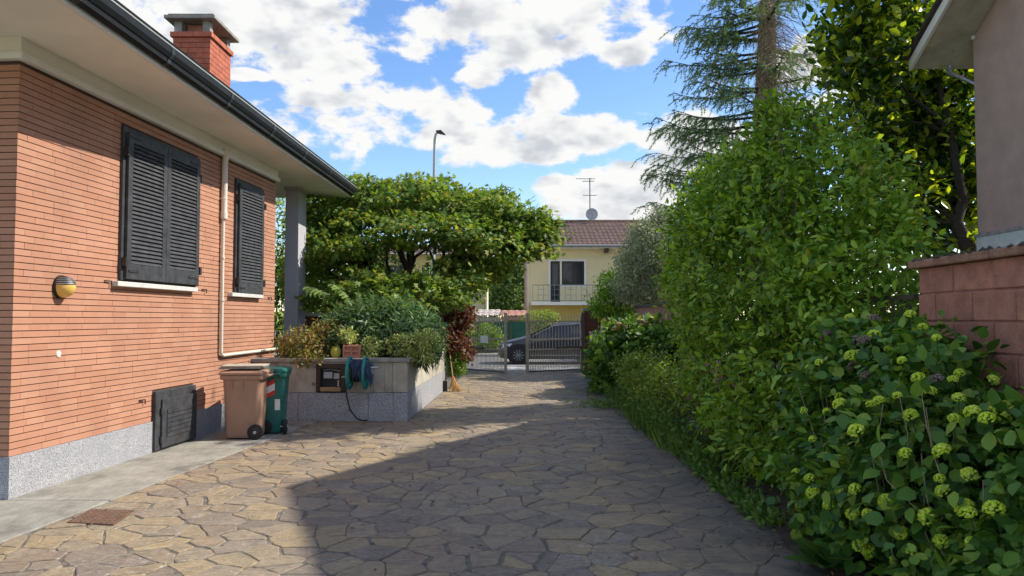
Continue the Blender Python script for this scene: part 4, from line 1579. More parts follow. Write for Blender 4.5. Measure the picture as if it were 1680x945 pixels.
def gate_leaf(a, b, label):
    a, b = Vector((a.x, a.y, 0)), Vector((b.x, b.y, 0))
    L = (b - a).length
    d = (b - a).normalized()
    X = Matrix(((d.x, -d.y, 0, a.x), (d.y, d.x, 0, a.y), (0, 0, 1, 0), (0, 0, 0, 1)))
    t = thing('gate_leaf', label, 'gate', a, 'gate leaves')
    zb, zl, zm, zu, zt2 = .06, .70, 1.0, 1.52, 1.72
    for x, h in ((.03, zt2 - .0), (L - .04, zt2 + .06)):
        MB(X).box(x - .035, x + .035, -.03, .03, .03, h).build('stile', 'gate_metal', t, bevel=.004)
    for z, mtl in ((zb, 'gate_dark'), (zl, 'gate_metal'), (zm, 'gate_metal'), (zu, 'gate_metal')):
        MB(X).box(.066, L - .076, -.022, .022, z - .022, z + .022).build('rail', mtl, t)
    n = int((L - .14) / .115)
    o0 = None
    for i in range(n):
        x = .1 + (L - .2) * (i + .5) / n
        if o0 is None:
            o0 = MB(X).box(x - .009, x + .009, -.035, -.0225, zl + .03, zt2).build('bar', 'gate_metal', t)
            x0 = x
        else:
            c = o0.copy()
            COL.objects.link(c)
            c.parent = t
            c.location = o0.location + d * (x - x0)
    n = int((L - .14) / .06)
    o0 = None
    for i in range(n):
        x = .09 + (L - .18) * (i + .5) / n
        if o0 is None:
            o0 = MB(X).box(x - .008, x + .008, -.036, -.0228, zb + .0, zl - .0).build('lower_bar', 'gate_metal', t)
            x0 = x
        else:
            c = o0.copy()
            COL.objects.link(c)
            c.parent = t
            c.location = o0.location + d * (x - x0)
    return t, X, L


gl1, X1, L1 = gate_leaf(G(762, 608.5), G(831, 614), 'left metal gate leaf with white notice plate, standing ajar')
gl2, X2, L2 = gate_leaf(G(955, 609), G(863, 613.5), 'metal gate leaf hinged on the dark brick pillar, in front of the car')
MB(X1).box(L1 * .42, L1 * .60, -.05, -.038, .88, 1.1).build('notice_plate', 'label_white', gl1)
MB(X1).box(.1, L1 * .5, -.1, -.04, .70, .76).build('opener_arm', 'plastic_black', gl1, bevel=.01)
MB(X2).box(.02, L2 * .5, .04, .1, .72, .78).build('opener_arm', 'plastic_black', gl2, bevel=.01)


def brick_pillar(label, x0, x1, y0, h):
    t = thing('gate_pillar', label, 'pillar', ((x0 + x1) / 2, y0, 0), 'gate pillars')
    m = MB()
    r = 0
    z = 0
    MB().box(x0 + .008, x1 - .008, y0 + .008, y0 + .5, 0, h).build('core', 'brick_mortar', t)
    me = None
    for r in range(int(h / .066)):
        o = MB().box(x0, x1, y0, y0 + .508, 0, .058).build('brick_course', 'pillar_brick', t) if me is None else bpy.data.objects.new('brick_course', me)
        if me is None:
            me = o.data
        else:
            COL.objects.link(o)
            o.parent = t
        o.location = (0, 0, r * .066)
    MB().box(x0 - .04, x1 + .04, y0 - .04, y0 + .55, h, h + .07).build('cap', 'coping', t)
    return t


gp = P(957, 600, 22.7)
brick_pillar('dark brown brick gate pillar beside the shaded hedge', P(959, 600, 22.7).x, P(986, 600, 22.7).x, 22.7, 1.86)
MB().tube([(P(957, 600, 22.62).x, 22.62, 0), (P(957, 600, 22.62).x, 22.62, 1.8)], .05, 8).build('hinge_post', 'gate_dark', None)
tag(bpy.data.objects['hinge_post'], 'round dark steel hinge post against the brick gate pillar', 'post')
brick_pillar('brown brick gate pillar half hidden by the red shrub', P(742, 600, 23.0).x, P(758, 600, 23.0).x, 23.0, 1.86)
# letter box post inside the gate
lp = G(976, 618)
lb = thing('letter_box', 'pale grey letter box on a thin post by the gate pillar', 'letter box', lp)
MB().box(lp.x - .03, lp.x + .03, lp.y - .03, lp.y + .03, 0, .95).build('post', 'gate_dark', lb)
MB().box(lp.x - .13, lp.x + .13, lp.y - .1, lp.y + .1, .95, 1.22).build('box', 'meter_grey', lb, bevel=.01)
MB().box(lp.x - .15, lp.x + .15, lp.y - .12, lp.y + .12, 1.22, 1.245).build('lid', 'sill_stone', lb)

# ================================================================ parked car


def parked_car():
    Y0 = 26.2
    xf = P(817, 560, Y0).x
    t = thing('parked_car', 'dark blue grey hatchback parked on the street behind the gate', 'car', (xf + 2.1, Y0 + .9, 0))
    # stations: x from the nose, z_low, z_shoulder, z_top, half width low/top
    st = [(0.00, .34, .52, .60, .55, .50), (0.06, .22, .55, .70, .74, .66), (0.30, .18, .62, .80, .86, .76), (0.75, .17, .70, .90, .90, .80),
          (1.15, .17, .76, 1.00, .90, .78), (1.45, .17, .80, 1.16, .90, .70), (1.95, .17, .84, 1.40, .90, .62), (2.3, .17, .85, 1.46, .90, .62), (2.9, .17, .86, 1.47, .90, .62),
          (3.4, .17, .88, 1.42, .90, .60), (3.8, .18, .90, 1.28, .89, .60), (4.08, .22, .92, 1.08, .86, .62), (4.22, .32, .85, .95, .76, .60)]
    cy = Y0 + .9
    rings = []
    for x, zl, zs, zt, w, wt in st:
        X = xf + x
        half = [(w * .86, zl), (w * .97, zl + .08), (w, (zl + zs) / 2), (w * .985, zs), (w * .93, zs + .04), (wt, zt - .05), (wt * .8, zt - .005), (wt * .4, zt + .01)]
        ring = [(X, cy - a, b) for a, b in half] + [(X, cy + a, b) for a, b in half[::-1]]
        rings.append(ring)
    body = MB().loft(rings).build('body', 'car_paint', t, smooth=True)

    def glass(name, pts):
        MB().add(pts, [tuple(range(len(pts)))]).build(name, 'dark_glass', t)
    for s in (-1, 1):
        def q(x, zz, st_a, st_b, f):
            return None

        def side(x, f):
            # point on the greenhouse side: f 0 at shoulder, 1 at roof edge
            for i in range(len(st) - 1):
                if st[i][0] <= x <= st[i + 1][0]:
                    k = (x - st[i][0]) / (st[i + 1][0] - st[i][0])
                    a = [st[i][j] + k * (st[i + 1][j] - st[i][j]) for j in range(6)]
                    w = a[4] * .93 + (a[5] - a[4] * .93) * f
                    zz = a[2] + .04 + (a[3] - .05 - a[2] - .04) * f
                    return (xf + x, cy + s * (w + .008), zz)
        glass('side_window', [side(1.25, .12), side(2.25, .1), side(2.25, .9), side(1.98, .9), side(1.6, .86)])
        glass('side_window', [side(2.33, .1), side(3.2, .1), side(3.2, .88), side(2.33, .9)])
        glass('side_window', [side(3.26, .12), side(3.7, .25), side(3.5, .82), side(3.26, .88)])
        MB().tube([side(1.2, .05), side(2.3, .02), side(3.7, .12)], .012, 5).build('chrome_strip', 'steel', t)
        MB().tube([side(1.22, .95), side(1.62, .99), side(2.0, 1.0), side(2.9, 1.0), side(3.5, .97)], .018, 5).build('roof_trim', 'steel', t)
        MB().box(xf + 1.25, xf + 1.42, cy + s * .88 - .1 * (s < 0), cy + s * .88 + .1 * (s > 0) + .0, .90, 1.03).build('wing_mirror', 'car_paint', t, bevel=.02)
        for wx in (.72, 3.30):
            yo = cy + s * .905
            MB().tube([(xf + wx, yo - s * .2, .33), (xf + wx, yo + s * .002, .33)], .385, 28).build('wheel_arch', 'plastic_black', t)
            wh = MB().tube([(xf + wx, yo - s * .18, .315), (xf + wx, yo - s * .02, .315), (xf + wx, yo + s * .01, .315)], [.315, .318, .29], 28).build('wheel', 'rubber', t, smooth=True)
            rm = MB().tube([(xf + wx, yo + s * .008, .315), (xf + wx, yo + s * .013, .315)], .21, 24)
            rm.build('rim', 'plastic_black', wh)
            spk = MB()
            for k in range(10):
                a = k * math.pi / 5
                spk.tube([(xf + wx, yo + s * .018, .315), (xf + wx + .2 * math.cos(a), yo + s * .018, .315 + .2 * math.sin(a))], [.012, .018], 4)
            spk.build('spokes', 'rail_grey', wh)
        MB().hexa([(xf + .1, cy + s * .70, .56), (xf + .12, cy + s * .78, .55), (xf + .42, cy + s * .875, .62), (xf + .40, cy + s * .84, .62),
                   (xf + .13, cy + s * .66, .69), (xf + .15, cy + s * .735, .68), (xf + .5, cy + s * .86, .72), (xf + .48, cy + s * .82, .72)]).build('headlight', 'headlight', t)
    MB().add([(xf + 1.12, cy - .70, 1.0), (xf + 1.12, cy + .70, 1.0), (xf + 1.88, cy + .58, 1.395), (xf + 1.88, cy - .58, 1.395)], [(0, 1, 2, 3)]).build('windscreen', 'dark_glass', t)
    MB().box(xf - .01, xf + .1, cy - .4, cy + .4, .3, .48).build('grille', 'plastic_black', t)
    # light sill strip along the side
    MB().box(xf + 1.15, xf + 2.9, cy - .915, cy - .90, .30, .33).build('side_moulding', 'steel', t)
    return t


parked_car()

# ================================================================ houses across the street


def railing(parent, x0, x1, y, z0, z1, step=.14, mtl='rail_grey'):
    r = MB().box(x0, x1, y - .02, y + .02, z1 - .04, z1).box(x0, x1, y - .015, y + .015, z0, z0 + .03)
    ro_ = r.build('railing', mtl, parent)
    n = int((x1 - x0) / step)
    o0 = None
    for i in range(n + 1):
        x = x0 + (x1 - x0) * i / n
        if o0 is None:
            o0 = MB().box(x - .01, x + .01, y - .01, y + .01, z0 + .03, z1 - .04).build('baluster', mtl, ro_)
        else:
            c = o0.copy()
            COL.objects.link(c)
            c.parent = ro_
            c.location = (x - x0, 0, 0)
    return ro_


def tile_roof(parent, x0, x1, y0, z0, y1, z1, mtl, name='roof', pitch=.26, rows=14):
    """corrugated pantile surface with stepped courses"""
    nx = int((x1 - x0) / (pitch / 4))
    vs, fs = [], []
    for r in range(rows):
        for e in (0, 1):
            t = (r + e) / rows
            for i in range(nx + 1):
                x = x0 + (x1 - x0) * i / nx
                w = .035 * abs(math.sin(math.pi * (x - x0) / pitch))
                vs.append((x, y0 + (y1 - y0) * t, z0 + (z1 - z0) * t + w + (.03 if e == 0 else 0.0)))
    m = MB()
    for r in range(rows):
        b = r * 2 * (nx + 1)
        for i in range(nx):
            fs.append((b + i, b + i + 1, b + nx + 2 + i, b + nx + 1 + i))
        if r:
            b2 = (r * 2 - 1) * (nx + 1)
            for i in range(nx):
                fs.append((b2 + i, b2 + i + 1, b + i + 1, b + i))
    m.v = vs
    m.f = fs
    rr = random.Random(4)
    m.r = [rr.random() * .999 + 1e-4 for _ in fs]
    return m.build(name, mtl, parent)


def far_house():
    Y = 40.0
    x0, x1 = P(868, 450, Y).x, P(868, 450, Y).x + 9.5
    ze = P(900, 403, Y).z
    zb = P(900, 496, Y).z
    t = thing('yellow_house', 'two storey pale yellow house with brown tiled roof across the street', 'house', (x0, Y, 0))
    dx0, dx1 = P(903, 450, Y).x, P(958.5, 450, Y).x
    dm = P(920, 450, Y).x
    zt = P(930, 428.5, Y).z
    zw = P(930, 467, Y).z
    # wall with the door and window openings left open
    w = MB()
    w.box(x0, dx0, Y, Y + 8, zb, ze + .15)
    w.box(dx1, x1, Y, Y + 8, zb, ze + .15)
    w.box(dx0, dx1, Y, Y + 8, zt, ze + .15)
    w.box(dm, dx1, Y, Y + 8, zb, zw)
    w.build('wall', 'house_yellow', t)
    MB().box(x0 + .003, x1, Y + .003, Y + 8, -.05, zb).build('ground_floor', 'house_ochre', t)
    MB().box(x0 - .14, x0 - .0, Y - .03, Y + .5, -.05, ze).build('corner_pilaster', 'house_cream', t)
    # white surround
    s = .1
    m = MB().box(dx0 - s, dx0, Y - .03, Y + .1, zb, zt + s).box(dx1, dx1 + s, Y - .03, Y + .1, zw - s, zt + s).box(dx0, dx1, Y - .0295, Y + .1, zt, zt + s).box(dm, dx1, Y - .0295, Y + .1, zw - s, zw)
    m.build('surround', 'white_paint', t)
    d = MB().box(dx0, dm - .04, Y + .06, Y + .12, zb, zt).build('door', 'frame_brown', t)
    MB().box(dx0 + .12, dm - .16, Y + .052, Y + .059, zb + .2, zt - .15).build('pane', 'dark_glass', d)
    MB().box(dm - .04, dm + .06, Y + .02, Y + .12, zb, zt).build('mullion', 'house_cream', t)
    wn = MB().box(dm + .06, dx1, Y + .08, Y + .12, zw, zt).build('window', 'frame_brown', t)
    md = (dm + .06 + dx1) / 2
    for a, b in ((dm + .14, md - .06), (md + .06, dx1 - .08)):
        MB().box(a, b, Y + .07, Y + .079, zw + .08, zt - .08).build('pane', 'dark_glass', wn)
    # balcony
    bx0, bx1 = P(874, 490, Y - 1.1).x, P(874, 490, Y - 1.1).x + 6
    bal = MB().box(bx0 - .08, bx1, Y - 1.15, Y - .001, zb - .17, zb).build('balcony', 'white_paint', t)
    zr = P(880, 467, Y - 1.1).z
    rl = railing(t, bx0, bx1, Y - 1.1, zb + .05, zr, .28)
    # geometric pattern of the railing
    m = MB()
    for i in range(8):
        a = bx0 + .25 + i * .75
        m.box(a, a + .5, Y - 1.115, Y - 1.105, zb + .35, zb + .37).box(a + .1, a + .4, Y - 1.116, Y - 1.106, zb + .65, zb + .67)
    m.build('railing_pattern', 'rail_grey', rl)
    # roof
    yo = Y - .7
    zr1 = P(960, 364, Y + 4).z
    ze1 = P(960, 403, yo).z
    xl = P(893, 403, yo).x - .2
    tile_roof(t, x0 - .55, x1 + .5, yo, ze1, Y + 4, zr1, 'roof_tile', rows=16)
    MB().add([(x0 - .5, Y + 4, zr1 - .02), (x1 + .5, Y + 4, zr1 - .02), (x1 + .5, Y + 8.7, ze1), (x0 - .5, Y + 8.7, ze1)], [(0, 1, 2, 3)]).build('back_roof', 'roof_tile', t)
    MB().tube([(x0 - .55, Y + 4, zr1 + .02), (x1 + .5, Y + 4, zr1 + .02)], .11, 8).build('ridge', 'roof_tile', t)
    MB().box(x0 - .5, x1 + .5, yo + .02, Y + .01, ze1 - .12, ze1 - .03).build('eave_board', 'white_paint', t)
    MB().tube([(x0 - .55, yo - .06, ze1 - .02), (x1 + .5, yo - .06, ze1 - .02)], .07, 8).build('gutter', 'rail_grey', t)
    for ux in (995, 914):
        bx_ = P(ux, 408, Y - .4).x
        MB().box(bx_ - .1, bx_ + .1, Y - .6, Y - .0, ze1 - .34, ze1 - .125).build('rafter_end', 'frame_brown', t) if ux == 995 else None
    MB().tube([(x0 - .2, Y - .1, ze), (x0 - .2, Y - .1, 0)], .05, 8).build('downpipe', 'roof_tile_pink', t)
    # antenna and dish, on the roof
    an = thing('tv_antenna', 'tv antenna mast with small elements on the far tiled roof', 'antenna', P(968, 364, Y + 4))
    xa, ya = P(968, 364, Y + 4).x, Y + 4
    zt2 = P(968, 292, ya).z
    MB().tube([(xa, ya, zr1 - .1), (xa, ya, zt2)], .035, 6).build('mast', 'rail_grey', an)
    for zz, l, dx in ((zt2 - .05, .55, -.25), (zt2 - .2, .35, -.1), (zt2 - 1.05, .4, 0)):
        MB().tube([(xa - l + dx, ya, zz), (xa + l + dx, ya, zz)], .018, 5).build('boom', 'rail_grey', an)
        for k in range(6):
            e = xa - l + dx + 2 * l * k / 5
            MB().tube([(e, ya - .2, zz), (e, ya + .2, zz + .05)], .011, 4).build('element', 'rail_grey', an)
    di = thing('satellite_dish', 'round grey satellite dish below the antenna on the far roof', 'dish', (xa + .1, ya - .2, zr1))
    cx, cz = P(970.5, 352, ya - .3).x, P(970.5, 352, ya - .3).z
    rings = []
    for k in range(6):
        r_ = .36 * k / 5 + .002
        rings.append([(cx + r_ * math.cos(j * math.pi / 12), ya - .35 - .09 * (k / 5) ** 2, cz + r_ * math.sin(j * math.pi / 12)) for j in range(24)])
    MB().loft(rings, cap=False).build('reflector', 'dish_grey', di, smooth=True)
    MB().tube([(cx, ya - .34, cz - .35), (cx + .02, ya - .75, cz - .02)], .015, 5).build('feed_arm', 'rail_grey', di)
    MB().tube([(cx, ya - .34, cz), (cx, ya, cz - .4)], .03, 5).build('mount', 'rail_grey', di)


far_house()


def cream_house():
    Y = 43.0
    xr = P(794, 480, Y).x
    x0 = xr - 7.5
    t = thing('cream_house', 'cream and yellow house with balcony seen behind the maple', 'house', (x0, Y, 0))
    zt = P(780, 452, Y).z
    MB().box(x0, xr, Y, Y + 8, -.05, 5.4).build('wall', 'house_cream', t)
    MB().box(x0 - .2, xr - 1.05, Y - .012, Y + .3, 3.4, 5.3).build('upper_band', 'house_ochre', t)
    MB().box(xr - .012 - .45, xr + .012, Y - .014, Y + .5, -.05, 5.4).build('corner_band', 'house_yellow', t)
    for a in (xr - 3.6, xr - 6.0):
        wn = MB().box(a, a + 1.2, Y - .03, Y + .02, 3.2, 4.7).build('window', 'frame_brown', t)
        for k in (0, 1):
            MB().box(a + .08 + k * .56, a + .56 + k * .56, Y - .036, Y - .031, 3.3, 4.6).build('pane', 'dark_glass', wn)
    zb = P(770, 508, Y - .9).z
    MB().box(xr - 1.5, xr - .48, Y - 1.0, Y - .013, zb - .15, zb).build('balcony', 'white_paint', t)
    railing(t, xr - 1.48, xr - .5, Y - .95, zb + .05, zb + .75, .12)
    tile_roof(t, x0 - .5, xr + .4, Y - .6, 5.3, Y + 4, 6.3, 'roof_tile', rows=8)


cream_house()


def garages():
    Y = 35.0
    t = thing('long_garage', 'long low garage with pale corrugated roof behind the gate', 'garage', (P(700, 510, Y).x, Y, 0))
    x0, x1 = P(640, 510, Y).x, P(820, 510, Y).x
    z1 = P(790, 508.5, Y + 3).z
    z0 = P(790, 519, Y).z
    MB().box(x0, x1, Y + .3, Y + 4, -.05, z0 - .03).build('wall', 'house_cream', t)
    tile_roof(t, x0 - .2, x1, Y, z0, Y + 3, max(z1, z0 + .15), 'roof_sheet', rows=4, pitch=.3)
    for i in range(3):
        a = x0 + .5 + i * 1.8
        MB().box(a, a + 1.5, Y + .28, Y + .299, 0, z0 - .3).build('garage_door', 'frame_brown', t)
    t = thing('small_garage', 'small ochre garage with salmon roof edge behind the green screen', 'garage', (P(845, 510, Y).x, Y, 0))
    x0, x1 = P(821.5, 510, Y - .6).x, P(866, 510, Y - .6).x
    MB().box(x0 + .05, x1, Y - .3, Y + 4, -.05, P(840, 519, Y).z).build('wall', 'house_ochre', t)
    tile_roof(t, x0, x1, Y - .7, P(840, 519, Y - .7).z, Y + 1, P(840, 510, Y + 1).z, 'roof_tile_pink', rows=4, pitch=.3)
    MB().box(x0, x1, Y - .72, Y - .69, P(840, 520, Y - .7).z - .14, P(840, 520, Y - .7).z + .02).build('fascia', 'roof_tile_pink', t)


garages()

# green screen fence on the far side of the street
YF = 33.4
fs_ = thing('screen_fence', 'dark green screened fence on the far side of the street', 'fence', (P(800, 570, YF).x, YF, 0))
xa, xb = P(690, 550, YF).x, P(868, 550, YF).x
zt = P(820, 527.5, YF).z
n = 6
for i in range(n):
    a = xa + (xb - xa) * i / n
    b = xa + (xb - xa) * (i + 1) / n
    MB().box(a + .03, b - .03, YF, YF + .02, .12, zt).build('screen_panel', 'screen_green', fs_)
for i in range(n + 1):
    a = xa + (xb - xa) * i / n
    MB().box(a - .025, a + .025, YF - .03, YF + .05, 0, zt + .06).build('post', 'gate_dark', fs_)
# far house front fence
t = thing('street_fence', 'grey metal street fence in front of the yellow house', 'fence', (P(870, 570, YF).x, YF, 0))
xa2 = xb + .1
MB().box(xa2, xa2 + 9, YF, YF + .2, -.05, .5).build('base_wall', 'sidewalk', t)
railing(t, xa2, xa2 + 9, YF + .1, .5, 1.35, .14)

# street lamp
YL = 29.0
pl0 = P(711.5, 300, YL)
top = P(711.5, 224, YL)
sl = thing('street_lamp', 'tall thin grey street lamp rising above the maple', 'street lamp', (pl0.x, YL, 0))
zt = P(712, 217, YL).z
MB().tube([(pl0.x, YL, 0), (pl0.x, YL, zt * .6), (pl0.x + .03, YL, zt - .3), (pl0.x + .07, YL, zt - .08), (pl0.x + .16, YL, zt)], [.09, .075, .05, .045, .04], 10).build('pole', 'meter_grey', sl, smooth=True)
MB().hexa([(pl0.x + .1, YL - .13, zt - .02), (pl0.x + .46, YL - .13, zt - .10), (pl0.x + .46, YL + .13, zt - .10), (pl0.x + .1, YL + .13, zt - .02),
           (pl0.x + .08, YL - .09, zt + .06), (pl0.x + .28, YL - .09, zt + .08), (pl0.x + .28, YL + .09, zt + .08), (pl0.x + .08, YL + .09, zt + .06)]).build('lantern', 'iron', sl, bevel=.015)
MB().tube([(pl0.x, YL, zt * .72), (pl0.x, YL, zt * .72 + .12)], .1, 10).build('collar', 'meter_grey', sl)

# ================================================================ vegetation


def limb(rng, a, b, sag=0.0, n=6, wob=.06):
    a, b = Vector(a), Vector(b)
    pts = []
    L = (b - a).length
    for i in range(n + 1):
        t = i / n
        p = a.lerp(b, t)
        k = math.sin(math.pi * t)
        p += Vector((rng.uniform(-1, 1), rng.uniform(-1, 1), rng.uniform(-1, 1))) * wob * L * .3 * (1 if 0 < i < n else 0)
        p.z += sag * k
        pts.append(p)
    return pts


def taper(r0, r1, n):
    return [r0 + (r1 - r0) * i / n for i in range(n + 1)]


def bush(name, label, cat, base, blobs, n_clump, per, spread, size, tpl, material, rs, group=None, stems=6, stem_mat='bark_dark',
         pick=0, part='leaf', crown_name='foliage', stem_r=.012, **kw):
    t = thing(name, label, cat, base, group)
    C, T, Nn, O, f = crown(rs, blobs, n_clump, per, spread, **kw)
    keep = (C[:, 2] > 0.02)
    if name == 'hydrangea_bush':
        keep &= (C[:, 0] < 2.97) & (C[:, 2] < np.where(C[:, 1] < 4.3, 1.22, 1.62))
    C, T, Nn, O = C[keep], T[keep], Nn[keep], O[keep]
    S = size * (0.5 + 0.9 * rs.random(len(C)))
    pk = pick_near(C, O, pick) if pick else None
    leaf_mesh(crown_name, C, T, Nn, S, tpl, material, t, rs, pk, part, piece_kind='stuff' if pick else None)
    if stems:
        m = MB()
        rng = random.Random(int(rs.randint(1e6)))
        for i in range(stems):
            c, r = blobs[i % len(blobs)]
            e = Vector(c) + Vector((rng.uniform(-.6, .6) * r[0], rng.uniform(-.6, .6) * r[1], rng.uniform(-.1, .7) * r[2]))
            s0 = Vector(base) + Vector((rng.uniform(-.3, .3) * r[0], rng.uniform(-.5, .5) * r[1], -.02))
            m.tube(limb(rng, s0, e, 0, 5, .15), taper(stem_r * 1.4, stem_r * .4, 5), 6)
        m.build('stems', stem_mat, t)
    return t


# ---- maple over the planter
def maple():
    rs = np.random.RandomState(21)
    rng = random.Random(21)
    Y = 16.2
    base = Vector((P(668, 560, Y).x, Y, ZP - .12))
    t = thing('maple_tree', 'broad layered green maple spreading over the planter', 'tree', base)
    tops = [(560, 350, 15.9, 1.0, .42), (610, 330, 16.3, .95, .42), (675, 325, 16.5, 1.0, .45), (740, 335, 16.4, 1.0, .45), (800, 355, 16.2, .85, .4), (855, 370, 16.0, .72, .42), (868, 392, 15.8, .45, .4),
            (535, 400, 15.6, .8, .4), (600, 385, 15.3, .9, .42), (680, 380, 15.2, .95, .4), (760, 385, 15.2, .9, .4), (820, 402, 15.3, .8, .38), (790, 425, 15.6, .75, .32),
            (525, 450, 15.5, .65, .4), (575, 435, 15.8, .7, .35), (550, 485, 14.5, .6, .24), (620, 472, 14.3, .7, .2), (690, 470, 14.3, .75, .2), (745, 482, 14.6, .55, .2), (650, 495, 14.1, .65, .17), (715, 497, 14.3, .5, .16), (555, 405, 14.6, .5, .18), (590, 455, 14.6, .6, .2), (770, 462, 14.8, .5, .2), (735, 440, 15.0, .6, .2), (530, 425, 14.8, .45, .2),
            (590, 312, 17.2, .5, .3), (700, 312, 17.3, .8, .35), (770, 330, 17.3, .6, .3), (780, 448, 15.8, .6, .28), (830, 378, 16.8, .8, .4), (530, 370, 17.5, .8, .8), (520, 460, 17.6, .8, .9)]
    blobs = []
    for u, v, y, r, rz in tops:
        c = P(u, v, y)
        blobs.append((c, (r, r * 1.0, rz)))
    for k in range(22):
        u_ = rng.uniform(525, 890)
        v_ = 318 + 42 * ((u_ - 690) / 200) ** 2 + rng.uniform(-16, 30)
        r = rng.uniform(.16, .42)
        blobs.append((P(u_, v_, rng.uniform(15.2, 17)), (r, r, r * rng.uniform(.4, .8))))
    for u_, v_, r in ((893, 385, .3), (885, 410, .28), (897, 365, .22), (845, 420, .35), (560, 318, .3), (598, 302, .25)):
        blobs.append((P(u_, v_, 15.8), (r, r, r * .6)))
    C, T, Nn, O, f = crown(rs, blobs, 2050, 17, .13, inner=.45, flat=.36, up=1.3, out=.3, rnd=.42, droop=.5)
    # foliage trays in layers: thin out between them
    S = .09 + .06 * rs.random(len(C))
    leaf_mesh('crown', C, T, Nn, S, PALM, 'maple_leaf', t, rs)
    trunk = MB()
    tips = [b[0] for b in blobs]
    forks = []
    for k, (dx, dy, dz) in enumerate(((-.7, -.2, 1.35), (.0, .2, 1.7), (.75, -.1, 1.5), (.3, -.4, 1.2), (-.3, .4, 1.5))):
        a = base + Vector((dx * .12, dy * .12, 0))
        b = base + Vector((dx, dy, dz))
        trunk.tube(limb(rng, a, b, 0, 6, .12), taper(.085, .05, 6), 8)
        forks.append(b)
    trunk.build('trunk', 'bark_dark', t, smooth=True)
    m = MB()
    for tip in tips:
        fk = min(forks, key=lambda q: (q - tip).length)
        m.tube(limb(rng, fk, tip, .12, 6, .12), taper(.042, .008, 6), 6)
        for j in range(3):
            e = tip + Vector((rng.uniform(-.8, .8), rng.uniform(-.7, .7), rng.uniform(-.2, .25)))
            m.tube(limb(rng, fk.lerp(tip, rng.uniform(.45, .9)), e, .05, 4, .12), taper(.016, .004, 4), 5)
    m.build('branches', 'bark_dark', t)['kind'] = 'stuff'


maple()

# ---- dense greens behind the maple and the porch
for k, (u, v, y, rx, rz, mt_, lab) in enumerate((
        (455, 400, 19.5, .9, 1.6, 'yellow_green_leaf', 'sunlit yellow green shrub glimpsed between brick corner and porch pillar'),
        (520, 470, 20.0, 1.5, 1.5, 'dark_leaf', 'tall dark shrub filling the garden behind the porch pillar'),
        (610, 470, 20.5, 1.4, 1.2, 'dark_leaf', 'dark rounded shrub in the shade behind the maple stems'),
        (700, 500, 20.5, 1.2, .9, 'hedge_leaf', 'mid green rounded shrub behind the right half of the maple'))):
    rs = np.random.RandomState(60 + k)
    c = P(u, v, y)
    bush('garden_shrub', lab, 'shrub', (c.x, y, 0), [(c, (rx, 1.0, rz)), (Vector((c.x, y, c.z * .5)), (rx * .9, .9, max(.4, c.z * .5)))], 420, 14, .16, .12, SMALL, mt_, rs, stems=5, inner=.5)

# ---- plants in the planter
rs = np.random.RandomState(31)
c = P(622, 548, 12.6)
bl = [(P(622, 540, 12.7), (.92, .6, .42)), (P(570, 552, 12.5), (.45, .42, .32)), (P(670, 550, 12.5), (.52, .5, .40)), (P(695, 568, 12.4), (.26, .4, .26)), (P(632, 516, 12.9), (.68, .45, .22))]
bush('lance_leaf_shrub', 'domed shrub of narrow drooping grey green leaves on the planter', 'shrub', (c.x, 12.6, ZP - .1), bl, 1300, 9, .07, .15, LANCE, 'lance_leaf', rs, stems=8, inner=.7, up=.5, out=.9, rnd=.35, droop=.55)
rs = np.random.RandomState(32)
c = P(505, 555, 11.9)
bl = [(P(500, 565, 12.0), (.42, .35, .3)), (P(540, 548, 12.3), (.3, .3, .26)), (P(505, 588, 11.65), (.26, .14, .12)), (P(482, 572, 11.9), (.25, .25, .2))]
bush('abelia_shrub', 'loose reddish yellow shrub spilling over the planter edge', 'shrub', (c.x, 12.0, ZP - .1), bl, 520, 8, .06, .055, SMALL, 'abelia_leaf', rs, stems=10, inner=.45, stem_mat='twig_tan', stem_r=.005)
rs = np.random.RandomState(33)
for k, (u, v, r) in enumerate(((612, 568, .16), (603, 584, .1), (570, 552, .12), (652, 565, .2), (690, 562, .22), (706, 556, .2), (700, 585, .11), (672, 580, .12))):
    c = P(u, v, 11.95)
    bush('variegated_shrub', ('cream edged variegated sprig above the hose reel', 'small variegated tuft hanging just beside the navy cloth', 'variegated tuft beside the yellow pot',
                             'variegated mound in the middle of the planter front', 'variegated mound near the planter corner', 'yellow variegated clump at the outer planter corner',
                             'short variegated spray drooping over the side wall of the planter', 'variegated spray over the coping left of the planter corner')[k], 'shrub', (c.x, 11.95, max(ZP - .05, c.z - r)), [(c, (r, r * .8, r * .85))], 70, 9, .04, .05, SMALL, 'variegated_leaf',
         np.random.RandomState(330 + k), group='variegated tufts along the planter', stems=3, stem_r=.004, inner=.4)
# long pinnate sprig
rs = np.random.RandomState(34)
sp_ = thing('pinnate_sprig', 'arching sprig of long paired leaves beside the porch pillar', 'plant', (P(540, 520, 13.6).x, 13.6, ZP))
C, T = [], []
stem = MB()
for (pa_, pb_) in (((575, 505), (508, 470)), ((585, 505), (548, 466)), ((590, 500), (585, 480))):
    a, b = P(*pa_, 13.6), P(*pb_, 13.4)
    stem.tube([a + Vector((0, 0, -.3)), a, a.lerp(b, .5) + Vector((0, 0, .06)), b], [.008, .006, .005, .003], 5)
    for i in range(11):
        p = a.lerp(b, i / 10) + Vector((0, 0, .06 * math.sin(math.pi * i / 10)))
        for s in (-1, 1):
            C.append(tuple(p))
            d = (b - a).normalized()
            T.append((d.x * .4 + s * .15, -s * .4, -.75 + d.z * .3 + s * .45))
C, T = np.array(C), np.array(T)
leaf_mesh('leaves', C, T, np.tile([0.1, -.5, .9], (len(C), 1)) + rs.normal(size=(len(C), 3)) * .2, .19 + .06 * rs.random(len(C)), LEAF, 'willow_leaf', sp_, rs)
stem.build('stem', 'bark_dark', sp_)
